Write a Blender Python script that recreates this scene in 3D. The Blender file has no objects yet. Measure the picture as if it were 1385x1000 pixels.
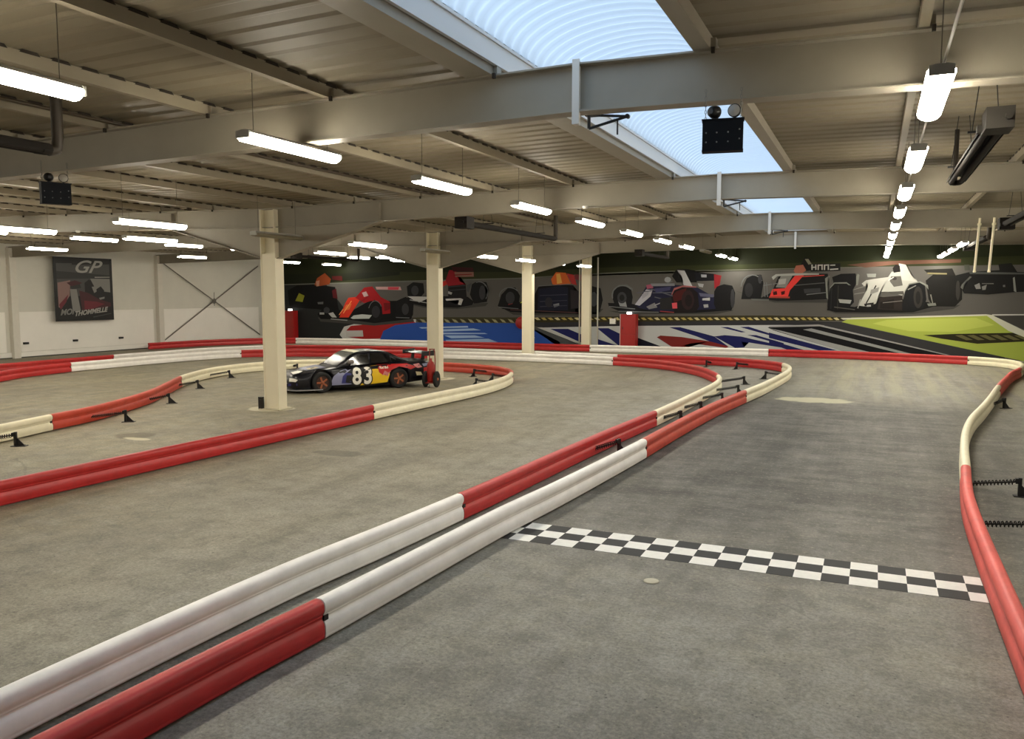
# indoor kart track: all coordinates in metres, X across the hall, Y along it, Z up
LAMP = 74
SKYS = 1.75
EXPO = 0.0
FLOOR_GREY = (156, 153, 145)
FLOOR_TAN = (160, 149, 121)
FLOOR_DARK = (48, 46, 42)
FLOOR_DARK2 = (104, 100, 86)
FLOOR_PALE = (168, 163, 146)
CAR_ROT = -2.152
CW = 0.2533
SX = -3.671
# barrier runs: colour, centre line (x, y), label
BARRIERS = {
 'A': [
  ('r', [(-4.14,-1.5),(-4.12,1),(-4.09,2.8),(-4.02,4.3),(-3.95,5.1)], 'glossy red track barrier at the bottom left edge of the picture, nearest the camera'),
  ('w', [(-3.95,5.1),(-3.88,6.4),(-3.79,8.2),(-3.66,9.7),(-3.53,11.7),(-3.45,13.18)], 'long white track barrier meeting the left end of the chequered start line'),
  ('o', [(-3.45,13.18),(-3.38,15.1),(-3.28,17),(-3.15,18.8),(-2.92,21.0)], 'red barrier beyond the chequered line, on the right lane side of the narrow island'),
  ('c', [(-2.92,21.0),(-2.7,23.1),(-2.53,25.6),(-2.46,27.4),(-2.55,28.8),(-2.85,29.9)], 'white curved barrier at the outer tip of the narrow centre island'),
  ('r', [(-2.85,29.9),(-3.4,30.7),(-4.2,31.25),(-5.3,31.65),(-6.4,31.8),(-7.4,31.75),(-8.4,31.6),(-9.35,31.5)], 'red barrier closing the far side of the narrow centre island'),
  ('w', [(-9.35,31.5),(-11.8,31.75),(-15.1,32.1),(-17.7,32.25)], 'white barrier standing behind the third column, rear one of the double wall'),
  ('r', [(-17.7,32.25),(-19,32.3),(-21.4,31.95),(-24,31.5),(-26.0,30.7)], 'red barrier behind the race car, rear one of the double wall'),
  ('w', [(-26.0,30.7),(-26.9,29.4),(-27.5,27.6),(-27.65,25.5),(-27.75,23.15)], 'white rear barrier left of the nearest column, along the left wall'),
  ('r', [(-27.75,23.15),(-27.75,21),(-27.7,18.5),(-27.6,14)], 'red rear barrier leaving the left edge of the picture below the poster'),
 ],
 'B': [
  ('w', [(-4.8,-1.5),(-4.8,1.5),(-4.79,4),(-4.74,5.7),(-4.62,7.06),(-4.52,8.6)], 'long white track barrier in the lower left, behind the glossy red one'),
  ('r', [(-4.52,8.6),(-4.46,9.75),(-4.38,11.7),(-4.26,14.1),(-4.1,16.5)], 'long red barrier on the left lane side of the narrow island'),
  ('c', [(-4.1,16.5),(-4.03,18),(-3.97,20.2),(-3.93,22.3),(-4.0,23.7),(-4.22,24.8)], 'white curved barrier at the inner tip of the narrow centre island'),
  ('r', [(-4.22,24.8),(-4.65,26.0),(-5.3,27.35),(-6.15,28.5),(-7.05,29.3),(-8,29.8),(-9.12,30.16)], 'red curved barrier on the inner bend of the narrow centre island'),
  ('w', [(-9.12,30.16),(-11.4,30.42),(-14.3,30.46),(-16.7,30.3)], 'white barrier standing in front of the third column'),
  ('r', [(-16.7,30.3),(-20,29.7),(-22.2,29.1),(-23.7,28.4),(-25.0,27.35)], 'red barrier behind the race car, front one of the double wall'),
  ('w', [(-25.0,27.35),(-25.6,25.5),(-25.85,23.2),(-25.9,21.5),(-25.9,19.82)], 'white front barrier left of the nearest column, on the outer bend'),
  ('r', [(-25.9,19.82),(-25.5,17.8),(-24.95,16.6),(-23.8,14.2),(-23,12)], 'red front barrier leaving the left edge of the picture at the outer bend'),
 ],
 'F': [
  ('r', [(-32.85,29.5),(-32.3,32.8),(-31.0,35.2),(-29.2,36.25)], 'dark red barrier in the far left corner under the X brace'),
  ('w', [(-29.2,36.25),(-27,36.6),(-24.7,36.75),(-20.5,36.85)], 'white barrier along the mural above the roof of the race car'),
  ('r', [(-20.5,36.85),(-17,36.9),(-15,36.9),(-12.35,36.95)], 'red barrier along the blue part of the mural'),
  ('w', [(-12.35,36.95),(-8.1,37.1),(-4.2,37.3)], 'white barrier along the mural in front of the red cabinet'),
  ('r', [(-4.2,37.3),(-1,37.1),(1,36.8),(3.4,36)], 'red barrier along the mural across the far end of the right lane'),
  ('c', [(3.4,36),(4.2,35.5),(4.72,34.6),(4.8,33.2),(4.45,31.2)], 'white curved barrier at the far right corner of the track'),
  ('f', [(4.45,31.2),(4.0,29.5),(3.55,27.3),(3.1,25)], 'short faded red barrier below the far right corner of the track'),
  ('c', [(3.1,25),(2.62,22.3),(2.22,20.2),(1.88,18.5),(1.62,16.8),(1.42,14.9),(1.27,13.0)], 'white bent barrier at the right edge of the track'),
  ('f', [(1.27,13.0),(1.19,12.0),(1.13,11),(1.1,9.6),(1.09,7.6),(1.09,5),(1.09,2.5)], 'faded red barrier at the right edge, meeting the right end of the chequered line'),
 ],
 'C': [
  ('r', [(-10.3,1),(-10.29,4),(-10.28,6.8),(-10.2,9),(-10.1,11.3),(-10.0,13.7),(-9.96,14.86)], 'long red barrier leaving the left edge in front of the nearest column'),
  ('c', [(-9.96,14.86),(-9.9,16),(-9.8,17.6),(-9.72,19),(-9.72,20.3),(-9.9,21.8),(-10.25,23)], 'white curved barrier in front of the tail of the race car'),
  ('o', [(-10.25,23),(-10.75,23.95),(-11.5,24.65),(-12.6,25.1),(-13.8,25.3),(-15.5,25.3)], 'red barrier behind the race car at the far side of the left island'),
  ('c', [(-15.5,25.3),(-17,25.1),(-18.5,24.7),(-19.5,23.9),(-20.0,22.6),(-20.05,21.3),(-19.75,20),(-19.2,18.8),(-18.66,17.84)], 'white curved barrier passing behind the nose of the race car'),
  ('o', [(-18.66,17.84),(-17.4,16.05),(-16.6,14.85),(-15.95,13.6),(-15.4,12.3),(-15.1,11.05)], 'orange-red barrier with black brackets on the far side of the left island'),
  ('c', [(-15.1,11.05),(-14.9,10.3),(-14.7,9.5),(-14.4,7.5),(-14.2,4)], 'cream barrier leaving the left edge of the picture on the left island'),
 ],
}
BRACKETS = [
 (-14.15, 9.66, -14.66, 9.2, 'black sprung bracket behind the cream barrier at the left edge of the picture'),
 (-14.68, 12.5, -15.28, 11.9, 'black sprung bracket at the middle of the orange-red barrier, left island'),
 (-16.17, 15.09, -16.45, 14.5, 'black sprung bracket near the far end of the orange-red barrier, left island'),
 (-17.95, 17.83, -18.35, 17.4, 'black sprung bracket at the joint of orange-red and white barriers, left island'),
 (-19.3, 20.55, -19.5, 19.5, 'black sprung bracket on the white curve left of the nearest column'),
 (-18.9, 23.5, -19.35, 24.0, 'black bracket seen over the nose of the race car by the white barrier'),
 (-12.16, 24.23, -12.0, 24.85, 'black sprung bracket against the red barrier right of the second column'),
 (-10.96, 23.14, -10.6, 23.65, 'black sprung bracket inside the rounded tip of the left island'),
 (-10.75, 21.56, -9.95, 21.7, 'black sprung bracket beside the white curve behind the wheeled red unit'),
 (-3.55, 25.4, -4.12, 24.4, 'black sprung bracket at the inner tip of the narrow island, farther one'),
 (-3.35, 22.9, -3.93, 22.0, 'black sprung bracket in the narrow island behind the inner tip'),
 (-3.45, 20.9, -3.94, 20.2, 'black sprung bracket in the narrow island, third along the white inner curve'),
 (-3.62, 19.0, -4.0, 18.2, 'black sprung bracket in the narrow island near the start of the white inner curve'),
 (-3.72, 17.3, -4.08, 16.5, 'black sprung bracket at the joint of the red and white inner barriers'),
 (-4.55, 30.6, -4.2, 31.2, 'black sprung bracket against the far red barrier of the narrow island'),
 (-3.15, 27.35, -2.55, 28.0, 'black sprung bracket inside the outer tip of the narrow island'),
 (-5.75, 31.1, -5.6, 31.66, 'black sprung bracket at the left end of the far red barrier, narrow island'),
 (-3.95, 13.45, -4.32, 12.6, 'black sprung bracket between the long white barrier and the long red barrier'),
 (1.9, 12.75, 1.3, 12.85, 'black spring bracket outside the right barrier, at its white and red joint'),
 (1.93, 10.5, 1.22, 10.45, 'black spring bracket outside the right barrier, cut by the right edge of the picture'),
 (2.95, 22.6, 2.62, 21.9, 'black bracket outside the bend of the white right hand barrier'),
]
LAMP_ROWS = [
  ('left of the skylight', -5.9, 4.35, [3.93, 7.35, 10.77, 14.19, 17.61, 21.03, 24.45, 27.87, 31.29, 34.71, 37.75]),
  ('right of the skylight', 0.38, 4.35, [7.55, 10.97, 14.39, 17.81, 21.23, 24.65, 28.07, 31.49, 34.91, 37.75]),
  ('at the far right', 2.42, 4.3, [28.9, 32.4, 35.4, 37.75]),
  ('near the columns', -12.2, 4.04, [4.3, 11.13, 14.6, 18.15, 21.75, 25.24, 28.73, 32.14, 35.56]),
  ('left of the columns', -16.5, 4.11, [4.7, 8.2, 11.64, 15.02, 18.6, 22.35, 25.9]),
  ('in the middle of the left bay', -21.4, 4.4, [10.4, 13.9, 17.4, 20.86, 23.9, 31.07, 34.6]),
  ('along the left wall', -27.7, 4.4, [10.2, 13.6, 17.1, 20.52, 27.45, 34.0, 37.6]),
  ('added outside the right lane', 5.2, 4.3, [9, 15, 21]),  # unseen row added to keep the hall lit
]
OUTSIDE = {'near the columns': 1, 'left of the columns': 2, 'in the middle of the left bay': 2, 'along the left wall': 3, 'added outside the right lane': 3}
UNLIT = {('left of the skylight', 8), ('near the columns', 2), ('near the columns', 4), ('left of the columns', 4)}
HEATERS = [
  (-8.3, 0.4, 6.2, 4.33, 'dark tube heater with a flue at upper left, in front of the nearest beam', True),
  (-8.35, 16.3, 21.7, 4.32, 'dark tube heater hanging above and right of the second column', True),
  (-8.3, 30.8, 35.2, 4.32, 'small far dark tube heater left of the skylight, close to the mural', True),
  (0.95, 8.7, 12.8, 4.3, 'large dark tube heater at upper right beside the lamp row', True, True),
  (0.97, 1.2, 5.6, 4.3, 'dark tube heater end at the upper right corner of the picture', True),
  (2.6, 15.2, 21.0, 4.3, 'dark tube heater at the right edge of the picture above the cream poles', False),
  (2.75, 25.6, 30.6, 4.3, 'dark tube heater partly behind the cream poles at far right', False),
  (-16.0, 15.95, 19.4, 4.25, 'dark tube heater left of the head of the nearest column', False),
  (-20.9, 26.2, 30.2, 4.25, 'far dark tube heater in the left bay between the two nearest columns', True),
]
# printed picture on the back wall: colour, outline (x, z)
MURAL = [
  ((86,84,81), [(-33.7,0.02),(13.9,0.02),(13.9,4.85),(-33.7,4.85)]),
  ((38,40,40), [(-32.65,3.28),(-29.01,3.34),(-26.04,-0.25),(-32.79,-0.65)]),  # shade on the mural's left end put into the print colour
  ((44,48,26), [(-32.56,6.15),(-16.91,5.7),(5.38,5.66),(12.71,5.4),(12.8,4.05),(5.47,3.94),(-0.15,3.93),(-4.45,3.87),(-11.53,3.8),(-16.9,3.57),(-24.03,3.46),(-32.65,3.3)]),
  ((26,29,18), [(-32.56,6.15),(-23.99,5.9),(-24.03,3.81),(-29.53,3.35),(-32.65,3.32)]),
  ((30,34,18), [(-32.56,6.15),(-12.92,5.59),(-5.79,5.39),(1.51,5.49),(5.38,5.66),(5.45,4.3),(-0.16,4.21),(-4.45,4.12),(-11.54,4.08),(-16.91,3.89),(-24.02,3.97),(-32.63,3.89)]),
  ((104,106,98), [(-32.65,3.32),(-24.03,3.48),(-16.9,3.59),(-11.53,3.82),(-4.45,3.9),(-0.15,3.94),(-0.15,3.92),(-4.45,3.86),(-11.53,3.77),(-16.9,3.55),(-24.03,3.43),(-32.65,3.27)]),
  ((92,64,52), [(-1.18,4.03),(-0.08,4.14),(1.22,4.18),(3.22,4.2),(3.22,4.06),(0.69,4.01),(-0.4,3.9)]),
  ((60,58,40), [(-24.06,1.43),(-21.96,1.5),(-18.35,1.53),(-16.07,1.55),(-16.07,1.29),(-18.71,1.25),(-21.96,1.4),(-24.06,1.37)]),
  ((52,48,34), [(-23.02,1.39),(-22.77,1.34),(-22.6,1.18),(-22.85,1.21)]),
  ((150,146,110), [(-22.77,1.4),(-22.52,1.34),(-22.35,1.18),(-22.6,1.22)]),
  ((52,48,34), [(-22.51,1.4),(-22.27,1.34),(-22.1,1.18),(-22.35,1.22)]),
  ((150,146,110), [(-22.26,1.4),(-22.02,1.35),(-21.85,1.19),(-22.1,1.23)]),
  ((52,48,34), [(-22.02,1.41),(-21.77,1.35),(-21.6,1.19),(-21.85,1.23)]),
  ((150,146,110), [(-21.77,1.41),(-21.52,1.35),(-21.36,1.2),(-21.6,1.23)]),
  ((52,48,34), [(-21.52,1.41),(-21.27,1.36),(-21.11,1.2),(-21.36,1.24)]),
  ((150,146,110), [(-21.27,1.42),(-21.03,1.36),(-20.87,1.2),(-21.11,1.24)]),
  ((52,48,34), [(-21.03,1.42),(-20.79,1.36),(-20.62,1.21),(-20.87,1.24)]),
  ((150,146,110), [(-20.79,1.42),(-20.54,1.37),(-20.38,1.21),(-20.62,1.25)]),
  ((52,48,34), [(-20.54,1.43),(-20.3,1.37),(-20.14,1.21),(-20.38,1.25)]),
  ((150,146,110), [(-20.3,1.43),(-20.06,1.37),(-19.9,1.22),(-20.14,1.25)]),
  ((52,48,34), [(-20.06,1.43),(-19.82,1.38),(-19.66,1.22),(-19.9,1.26)]),
  ((150,146,110), [(-19.82,1.43),(-19.58,1.38),(-19.43,1.22),(-19.66,1.26)]),
  ((52,48,34), [(-19.58,1.44),(-19.35,1.38),(-19.19,1.23),(-19.43,1.26)]),
  ((150,146,110), [(-19.35,1.44),(-19.11,1.38),(-18.95,1.23),(-19.19,1.27)]),
  ((52,48,34), [(-19.11,1.44),(-18.87,1.39),(-18.72,1.23),(-18.95,1.27)]),
  ((150,146,110), [(-18.87,1.45),(-18.64,1.39),(-18.48,1.24),(-18.72,1.27)]),
  ((52,48,34), [(-18.64,1.45),(-18.41,1.39),(-18.25,1.24),(-18.48,1.28)]),
  ((150,146,110), [(-18.41,1.45),(-18.17,1.4),(-18.02,1.24),(-18.25,1.28)]),
  ((52,48,34), [(-18.17,1.45),(-17.94,1.4),(-17.79,1.25),(-18.02,1.28)]),
  ((150,146,110), [(-17.94,1.46),(-17.71,1.4),(-17.56,1.25),(-17.79,1.29)]),
  ((52,48,34), [(-17.71,1.46),(-17.48,1.41),(-17.33,1.25),(-17.56,1.29)]),
  ((150,146,110), [(-17.48,1.46),(-17.26,1.41),(-17.1,1.26),(-17.33,1.29)]),
  ((52,48,34), [(-17.26,1.47),(-17.03,1.41),(-16.88,1.26),(-17.1,1.29)]),
  ((150,146,110), [(-17.03,1.47),(-16.8,1.41),(-16.65,1.26),(-16.88,1.3)]),
  ((52,48,34), [(-16.8,1.47),(-16.58,1.42),(-16.43,1.27),(-16.65,1.3)]),
  ((150,146,110), [(-16.58,1.47),(-16.35,1.42),(-16.2,1.27),(-16.43,1.3)]),
  ((52,48,34), [(-16.35,1.48),(-16.13,1.42),(-15.98,1.27),(-16.2,1.31)]),
  ((52,48,30), [(-16.16,1.54),(-13.66,1.62),(-4.39,1.78),(-1.35,1.74),(-1.19,1.58),(-4.38,1.52),(-16.15,1.27)]),
  ((196,186,140), [(-15.99,1.53),(-15.79,1.56),(-15.64,1.43),(-15.83,1.42)]),
  ((168,150,82), [(-15.62,1.54),(-15.42,1.56),(-15.28,1.43),(-15.46,1.42)]),
  ((168,150,82), [(-15.26,1.54),(-15.05,1.56),(-14.91,1.44),(-15.09,1.43)]),
  ((196,186,140), [(-14.89,1.54),(-14.69,1.57),(-14.55,1.44),(-14.73,1.43)]),
  ((168,150,82), [(-14.53,1.55),(-14.33,1.57),(-14.19,1.45),(-14.37,1.44)]),
  ((168,150,82), [(-14.17,1.55),(-13.97,1.58),(-13.84,1.45),(-14.01,1.44)]),
  ((196,186,140), [(-13.82,1.56),(-13.62,1.58),(-13.48,1.46),(-13.66,1.45)]),
  ((168,150,82), [(-13.46,1.56),(-13.27,1.59),(-13.13,1.46),(-13.31,1.45)]),
  ((168,150,82), [(-13.11,1.56),(-12.92,1.59),(-12.78,1.47),(-12.96,1.46)]),
  ((196,186,140), [(-12.76,1.57),(-12.57,1.59),(-12.44,1.47),(-12.61,1.46)]),
  ((168,150,82), [(-12.42,1.57),(-12.23,1.6),(-12.09,1.47),(-12.26,1.47)]),
  ((168,150,82), [(-12.07,1.58),(-11.88,1.6),(-11.75,1.48),(-11.92,1.47)]),
  ((196,186,140), [(-11.73,1.58),(-11.54,1.61),(-11.41,1.48),(-11.58,1.47)]),
  ((168,150,82), [(-11.39,1.59),(-11.21,1.61),(-11.07,1.49),(-11.24,1.48)]),
  ((168,150,82), [(-11.06,1.59),(-10.87,1.61),(-10.74,1.49),(-10.91,1.48)]),
  ((196,186,140), [(-10.72,1.59),(-10.54,1.62),(-10.41,1.5),(-10.57,1.49)]),
  ((168,150,82), [(-10.39,1.6),(-10.21,1.62),(-10.08,1.5),(-10.24,1.49)]),
  ((168,150,82), [(-10.06,1.6),(-9.88,1.62),(-9.75,1.5),(-9.91,1.5)]),
  ((196,186,140), [(-9.73,1.6),(-9.55,1.63),(-9.42,1.51),(-9.59,1.5)]),
  ((168,150,82), [(-9.41,1.61),(-9.23,1.63),(-9.1,1.51),(-9.26,1.5)]),
  ((168,150,82), [(-9.08,1.61),(-8.91,1.64),(-8.78,1.52),(-8.94,1.51)]),
  ((196,186,140), [(-8.76,1.62),(-8.59,1.64),(-8.46,1.52),(-8.62,1.51)]),
  ((168,150,82), [(-8.44,1.62),(-8.27,1.64),(-8.14,1.53),(-8.3,1.52)]),
  ((168,150,82), [(-8.13,1.62),(-7.95,1.65),(-7.83,1.53),(-7.98,1.52)]),
  ((196,186,140), [(-7.81,1.63),(-7.64,1.65),(-7.51,1.53),(-7.67,1.52)]),
  ((168,150,82), [(-7.5,1.63),(-7.33,1.65),(-7.2,1.54),(-7.36,1.53)]),
  ((168,150,82), [(-7.19,1.63),(-7.02,1.66),(-6.9,1.54),(-7.05,1.53)]),
  ((196,186,140), [(-6.88,1.64),(-6.71,1.66),(-6.59,1.55),(-6.74,1.54)]),
  ((168,150,82), [(-6.57,1.64),(-6.4,1.66),(-6.28,1.55),(-6.44,1.54)]),
  ((168,150,82), [(-6.27,1.65),(-6.1,1.67),(-5.98,1.55),(-6.13,1.54)]),
  ((196,186,140), [(-5.97,1.65),(-5.8,1.67),(-5.68,1.56),(-5.83,1.55)]),
  ((168,150,82), [(-5.67,1.65),(-5.5,1.68),(-5.38,1.56),(-5.53,1.55)]),
  ((168,150,82), [(-5.37,1.66),(-5.2,1.68),(-5.08,1.56),(-5.23,1.56)]),
  ((196,186,140), [(-5.07,1.66),(-4.91,1.68),(-4.79,1.57),(-4.94,1.56)]),
  ((168,150,82), [(-4.78,1.66),(-4.61,1.69),(-4.5,1.57),(-4.64,1.56)]),
  ((168,150,82), [(-4.48,1.67),(-4.32,1.69),(-4.2,1.58),(-4.35,1.57)]),
  ((196,186,140), [(-4.19,1.67),(-4.03,1.69),(-3.91,1.58),(-4.06,1.57)]),
  ((168,150,82), [(-3.9,1.67),(-3.74,1.7),(-3.63,1.58),(-3.77,1.57)]),
  ((168,150,82), [(-3.61,1.68),(-3.46,1.7),(-3.34,1.59),(-3.48,1.58)]),
  ((196,186,140), [(-3.33,1.68),(-3.17,1.7),(-3.06,1.59),(-3.2,1.58)]),
  ((168,150,82), [(-3.04,1.68),(-2.89,1.71),(-2.77,1.59),(-2.92,1.59)]),
  ((168,150,82), [(-2.76,1.69),(-2.61,1.71),(-2.49,1.6),(-2.63,1.59)]),
  ((196,186,140), [(-2.48,1.69),(-2.33,1.71),(-2.22,1.6),(-2.35,1.59)]),
  ((168,150,82), [(-2.2,1.69),(-2.05,1.72),(-1.94,1.61),(-2.08,1.6)]),
  ((168,150,82), [(-1.93,1.7),(-1.77,1.72),(-1.66,1.61),(-1.8,1.6)]),
  ((196,186,140), [(-1.65,1.7),(-1.5,1.72),(-1.39,1.61),(-1.53,1.6)]),
  ((46,46,50), [(-16.15,1.29),(-3.74,1.55),(-1.25,1.52),(-0.95,1.42),(-3.89,1.31),(-15.46,1.0),(-16.4,1.19)]),
  ((186,186,184), [(-28.1,0.42),(-27.78,0.89),(-27.01,1.07),(-25.03,1.16),(-24.01,1.4),(-23.02,1.37),(-23.02,1.17),(-25.05,-0.23),(-27.75,0.04)]),
  ((150,34,34), [(-27.63,0.68),(-27.32,0.94),(-25.52,1.12),(-24.01,1.36),(-23.3,1.27),(-23.02,1.19),(-24.36,0.99),(-25.04,0.65),(-25.24,0.27),(-26.53,0.2),(-27.54,0.3)]),
  ((178,176,174), [(-27.68,0.66),(-26.52,0.7),(-26.48,0.35),(-27.64,0.3)]),
  ((44,80,160), [(-25.14,0.69),(-24.35,1.03),(-23.02,1.19),(-16.9,1.24),(-16.4,1.15),(-14.56,0.32),(-14.56,-0.1),(-25.45,-0.4)]),
  ((158,184,220), [(-22.84,0.93),(-19.83,1.06),(-19.79,0.97),(-22.65,0.87)]),
  ((158,184,220), [(-22.42,0.8),(-19.48,0.93),(-19.04,0.84),(-21.96,0.7)]),
  ((158,184,220), [(-22.28,0.66),(-18.82,0.7),(-18.65,0.65),(-21.96,0.56)]),
  ((158,184,220), [(-21.27,0.52),(-19.39,0.56),(-18.83,0.45),(-20.82,0.37)]),
  ((158,184,220), [(-21.18,0.28),(-18.61,0.4),(-18.05,0.23),(-21.05,0.14)]),
  ((74,76,78), [(-16.4,1.15),(-15.82,1.03),(-13.37,0.23),(-12.86,-0.05),(-14.56,-0.1),(-14.56,0.32)]),
  ((184,187,188), [(-15.54,1.04),(-11.35,1.19),(-3.89,1.35),(-2.16,1.36),(2.02,0.11),(-13.06,-0.35),(-13.37,0.23)]),
  ((184,184,180), [(-15.82,1.04),(-15.54,1.05),(-13.26,0.27),(-13.37,0.2)]),
  ((28,31,84), [(-15.09,0.98),(-14.13,1.0),(-13.03,0.58),(-13.02,0.24),(-13.49,0.34)]),
  ((28,31,84), [(-12.6,1.06),(-12.01,1.07),(-11.31,0.76),(-11.3,0.27),(-11.49,0.23),(-12.18,0.74)]),
  ((28,31,84), [(-12.6,0.53),(-11.54,0.22),(-12.6,0.23)]),
  ((16,18,34), [(-10.52,0.63),(-9.35,0.23),(-10.52,0.23)]),
  ((28,31,84), [(-8.97,1.16),(-8.45,1.18),(-6.83,0.77),(-6.2,0.33),(-6.34,0.27),(-7.65,0.75)]),
  ((118,38,34), [(-9.57,0.67),(-9.39,0.76),(-8.37,0.71),(-7.03,0.53),(-6.14,0.31),(-6.27,0.24),(-7.93,0.42),(-8.26,0.31),(-8.06,0.22),(-8.81,0.21)]),
  ((28,31,84), [(-6.83,0.77),(-6.35,0.84),(-5.6,0.79),(-5.19,0.7),(-3.7,0.39),(-3.7,0.31),(-5.25,0.52),(-5.59,0.55),(-5.45,0.29),(-5.86,0.25)]),
  ((28,31,84), [(-6.56,1.21),(-6.22,1.22),(-5.4,1.0),(-5.6,0.98)]),
  ((28,31,84), [(-5.67,1.23),(-5.27,1.25),(-3.71,0.76),(-3.71,0.7)]),
  ((28,31,84), [(-5.33,0.87),(-4.93,0.87),(-3.71,0.53),(-3.71,0.44)]),
  ((18,18,22), [(-4.44,1.23),(-4.18,1.29),(-2.19,1.32),(2.9,0.17),(1.65,0.13),(-0.01,0.24),(-1.24,0.24),(-4.17,1.1)]),
  ((150,152,152), [(-4.37,1.19),(-3.89,1.1),(-0.02,0.2),(-1.22,0.23)]),
  ((142,144,144), [(-2.9,1.16),(-2.55,1.22),(1.64,0.17),(1.14,0.19)]),
  ((28,31,84), [(-4.37,1.0),(-1.44,0.26),(-2.21,0.24),(-4.36,0.75)]),
  ((28,31,84), [(-4.36,0.67),(-2.83,0.24),(-3.54,0.23),(-4.35,0.52)]),
  ((150,150,150), [(-4.37,1.3),(-2.25,1.4),(-2.02,1.36),(2.96,0.19),(2.83,0.18),(-2.21,1.32),(-4.37,1.24)]),
  ((52,52,54), [(-2.1,1.46),(-1.25,1.48),(4.98,0.16),(5.01,0.05),(3.41,0.0),(2.96,0.2),(-2.01,1.35)]),
  ((158,172,76), [(-1.31,1.52),(-0.9,1.72),(4.24,1.89),(5.06,1.26),(5.6,1.22),(10.8,1.15),(10.88,-0.26),(5.66,0.01),(5.03,0.15)]),
  ((176,188,90), [(-0.05,1.47),(0.52,1.64),(3.87,1.77),(4.55,1.48),(3.08,1.17),(1.4,1.17)]),
  ((40,38,24), [(1.95,1.01),(3.06,1.08),(5.6,1.19),(8.46,1.27),(8.49,0.72),(5.62,0.82),(3.96,0.69),(2.65,0.87)]),
  ((96,92,58), [(3.14,1.02),(3.39,1.05),(3.8,0.85),(3.56,0.83)]),
  ((96,92,58), [(3.58,1.03),(3.82,1.06),(4.23,0.86),(3.99,0.84)]),
  ((96,92,58), [(4.01,1.04),(4.25,1.07),(4.65,0.87),(4.42,0.85)]),
  ((96,92,58), [(4.43,1.05),(4.67,1.08),(5.07,0.88),(4.84,0.86)]),
  ((96,92,58), [(4.86,1.05),(5.09,1.08),(5.49,0.89),(5.26,0.87)]),
  ((96,92,58), [(5.27,1.06),(5.51,1.09),(5.9,0.9),(5.67,0.88)]),
  ((96,92,58), [(5.69,1.07),(5.92,1.1),(6.31,0.91),(6.08,0.89)]),
  ((96,92,58), [(6.1,1.08),(6.32,1.11),(6.71,0.91),(6.49,0.89)]),
  ((96,92,58), [(6.5,1.09),(6.73,1.12),(7.11,0.92),(6.89,0.9)]),
  ((196,196,180), [(-1.35,1.69),(4.23,1.92),(4.45,1.89),(5.6,1.27),(6.52,0.76),(6.27,0.72),(5.06,1.25),(4.26,1.86),(-1.25,1.63)]),
  ((190,190,186), [(4.45,1.92),(5.57,1.94),(10.74,2.08),(10.74,2.02),(5.57,1.89),(4.45,1.87)]),
  ((62,61,58), [(4.53,1.84),(5.57,1.88),(10.75,1.99),(10.8,1.15),(7.02,0.74),(5.6,1.31)]),
  ((62,61,59), [(-29.63,1.4),(-23.22,1.47),(-23.12,1.24),(-25.72,0.98),(-29.42,1.16)]),
  ((62,61,59), [(-23.52,2.21),(-18.59,2.29),(-18.77,2.12),(-20.43,1.95),(-22.47,2.0)]),
  ((62,61,59), [(-12.0,1.92),(-5.97,1.99),(-6.73,1.83),(-11.29,1.78)]),
  ((62,61,59), [(-6.02,2.92),(-4.41,2.51),(-1.87,2.49),(-1.87,2.37),(-4.16,2.37)]),
  ((62,61,59), [(-1.85,2.03),(2.09,2.21),(3.28,2.3),(3.03,2.13),(1.52,1.91),(-1.56,1.9)]),
  ((62,61,59), [(-17.92,2.1),(-12.27,2.02),(-12.65,1.65),(-17.16,1.68)]),
  ((14,14,15), [(-31.76,2.96),(-31.07,3.26),(-29.8,3.31),(-28.35,3.16),(-28.1,1.65),(-29.62,1.88),(-31.64,1.98)]),
  ((124,58,30), [(-29.8,3.26),(-29.61,3.67),(-29.05,3.96),(-28.63,3.61),(-28.74,3.31),(-29.44,3.22)]),
  ((150,110,90), [(-29.69,3.49),(-29.43,3.55),(-29.47,3.22),(-29.66,3.19)]),
  ((70,22,22), [(-28.55,3.78),(-27.87,3.78),(-27.84,3.51),(-28.55,3.59)]),
  ((132,134,40), [(-31.21,2.35),(-30.93,2.81),(-30.53,2.66),(-30.69,2.29)]),
  ((86,86,86), [(-29.61,2.28),(-29.2,2.31),(-29.21,2.17),(-29.58,2.17)]),
  ((70,20,24), [(-28.57,2.95),(-28.28,3.07),(-28.19,2.48),(-28.51,2.54)]),
  ((16,16,18), [(-29.63,1.58),(-29.03,2.06),(-28.24,1.89),(-27.53,1.66),(-26.04,2.37),(-24.2,2.38),(-23.18,1.7),(-23.32,1.38),(-25.72,1.12),(-27.53,1.3),(-29.41,1.31)]),
  ((20,20,22), [(-24.27,2.37),(-23.66,2.6),(-23.13,2.38),(-23.2,1.58),(-24.35,1.46)]),
  ((196,52,36), [(-28.1,1.41),(-27.66,2.25),(-27.44,2.54),(-26.8,2.6),(-26.66,2.43),(-27.46,1.42)]),
  ((206,110,60), [(-27.62,2.13),(-27.23,2.22),(-27.38,1.89),(-27.81,1.8)]),
  ((150,24,30), [(-26.98,2.54),(-26.37,3.12),(-25.82,3.18),(-25.28,2.6),(-24.67,2.32),(-24.65,1.68),(-25.3,1.62),(-25.29,2.2),(-25.9,2.37),(-26.39,2.25)]),
  ((186,160,160), [(-26.52,2.83),(-26.24,2.9),(-26.09,2.66),(-26.38,2.59)]),
  ((20,20,22), [(-26.08,2.14),(-25.69,2.44),(-25.22,2.14),(-25.15,1.45),(-25.68,1.15),(-26.13,1.44)]),
  ((60,60,62), [(-25.87,1.9),(-25.63,2.02),(-25.5,1.68),(-25.78,1.56)]),
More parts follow.
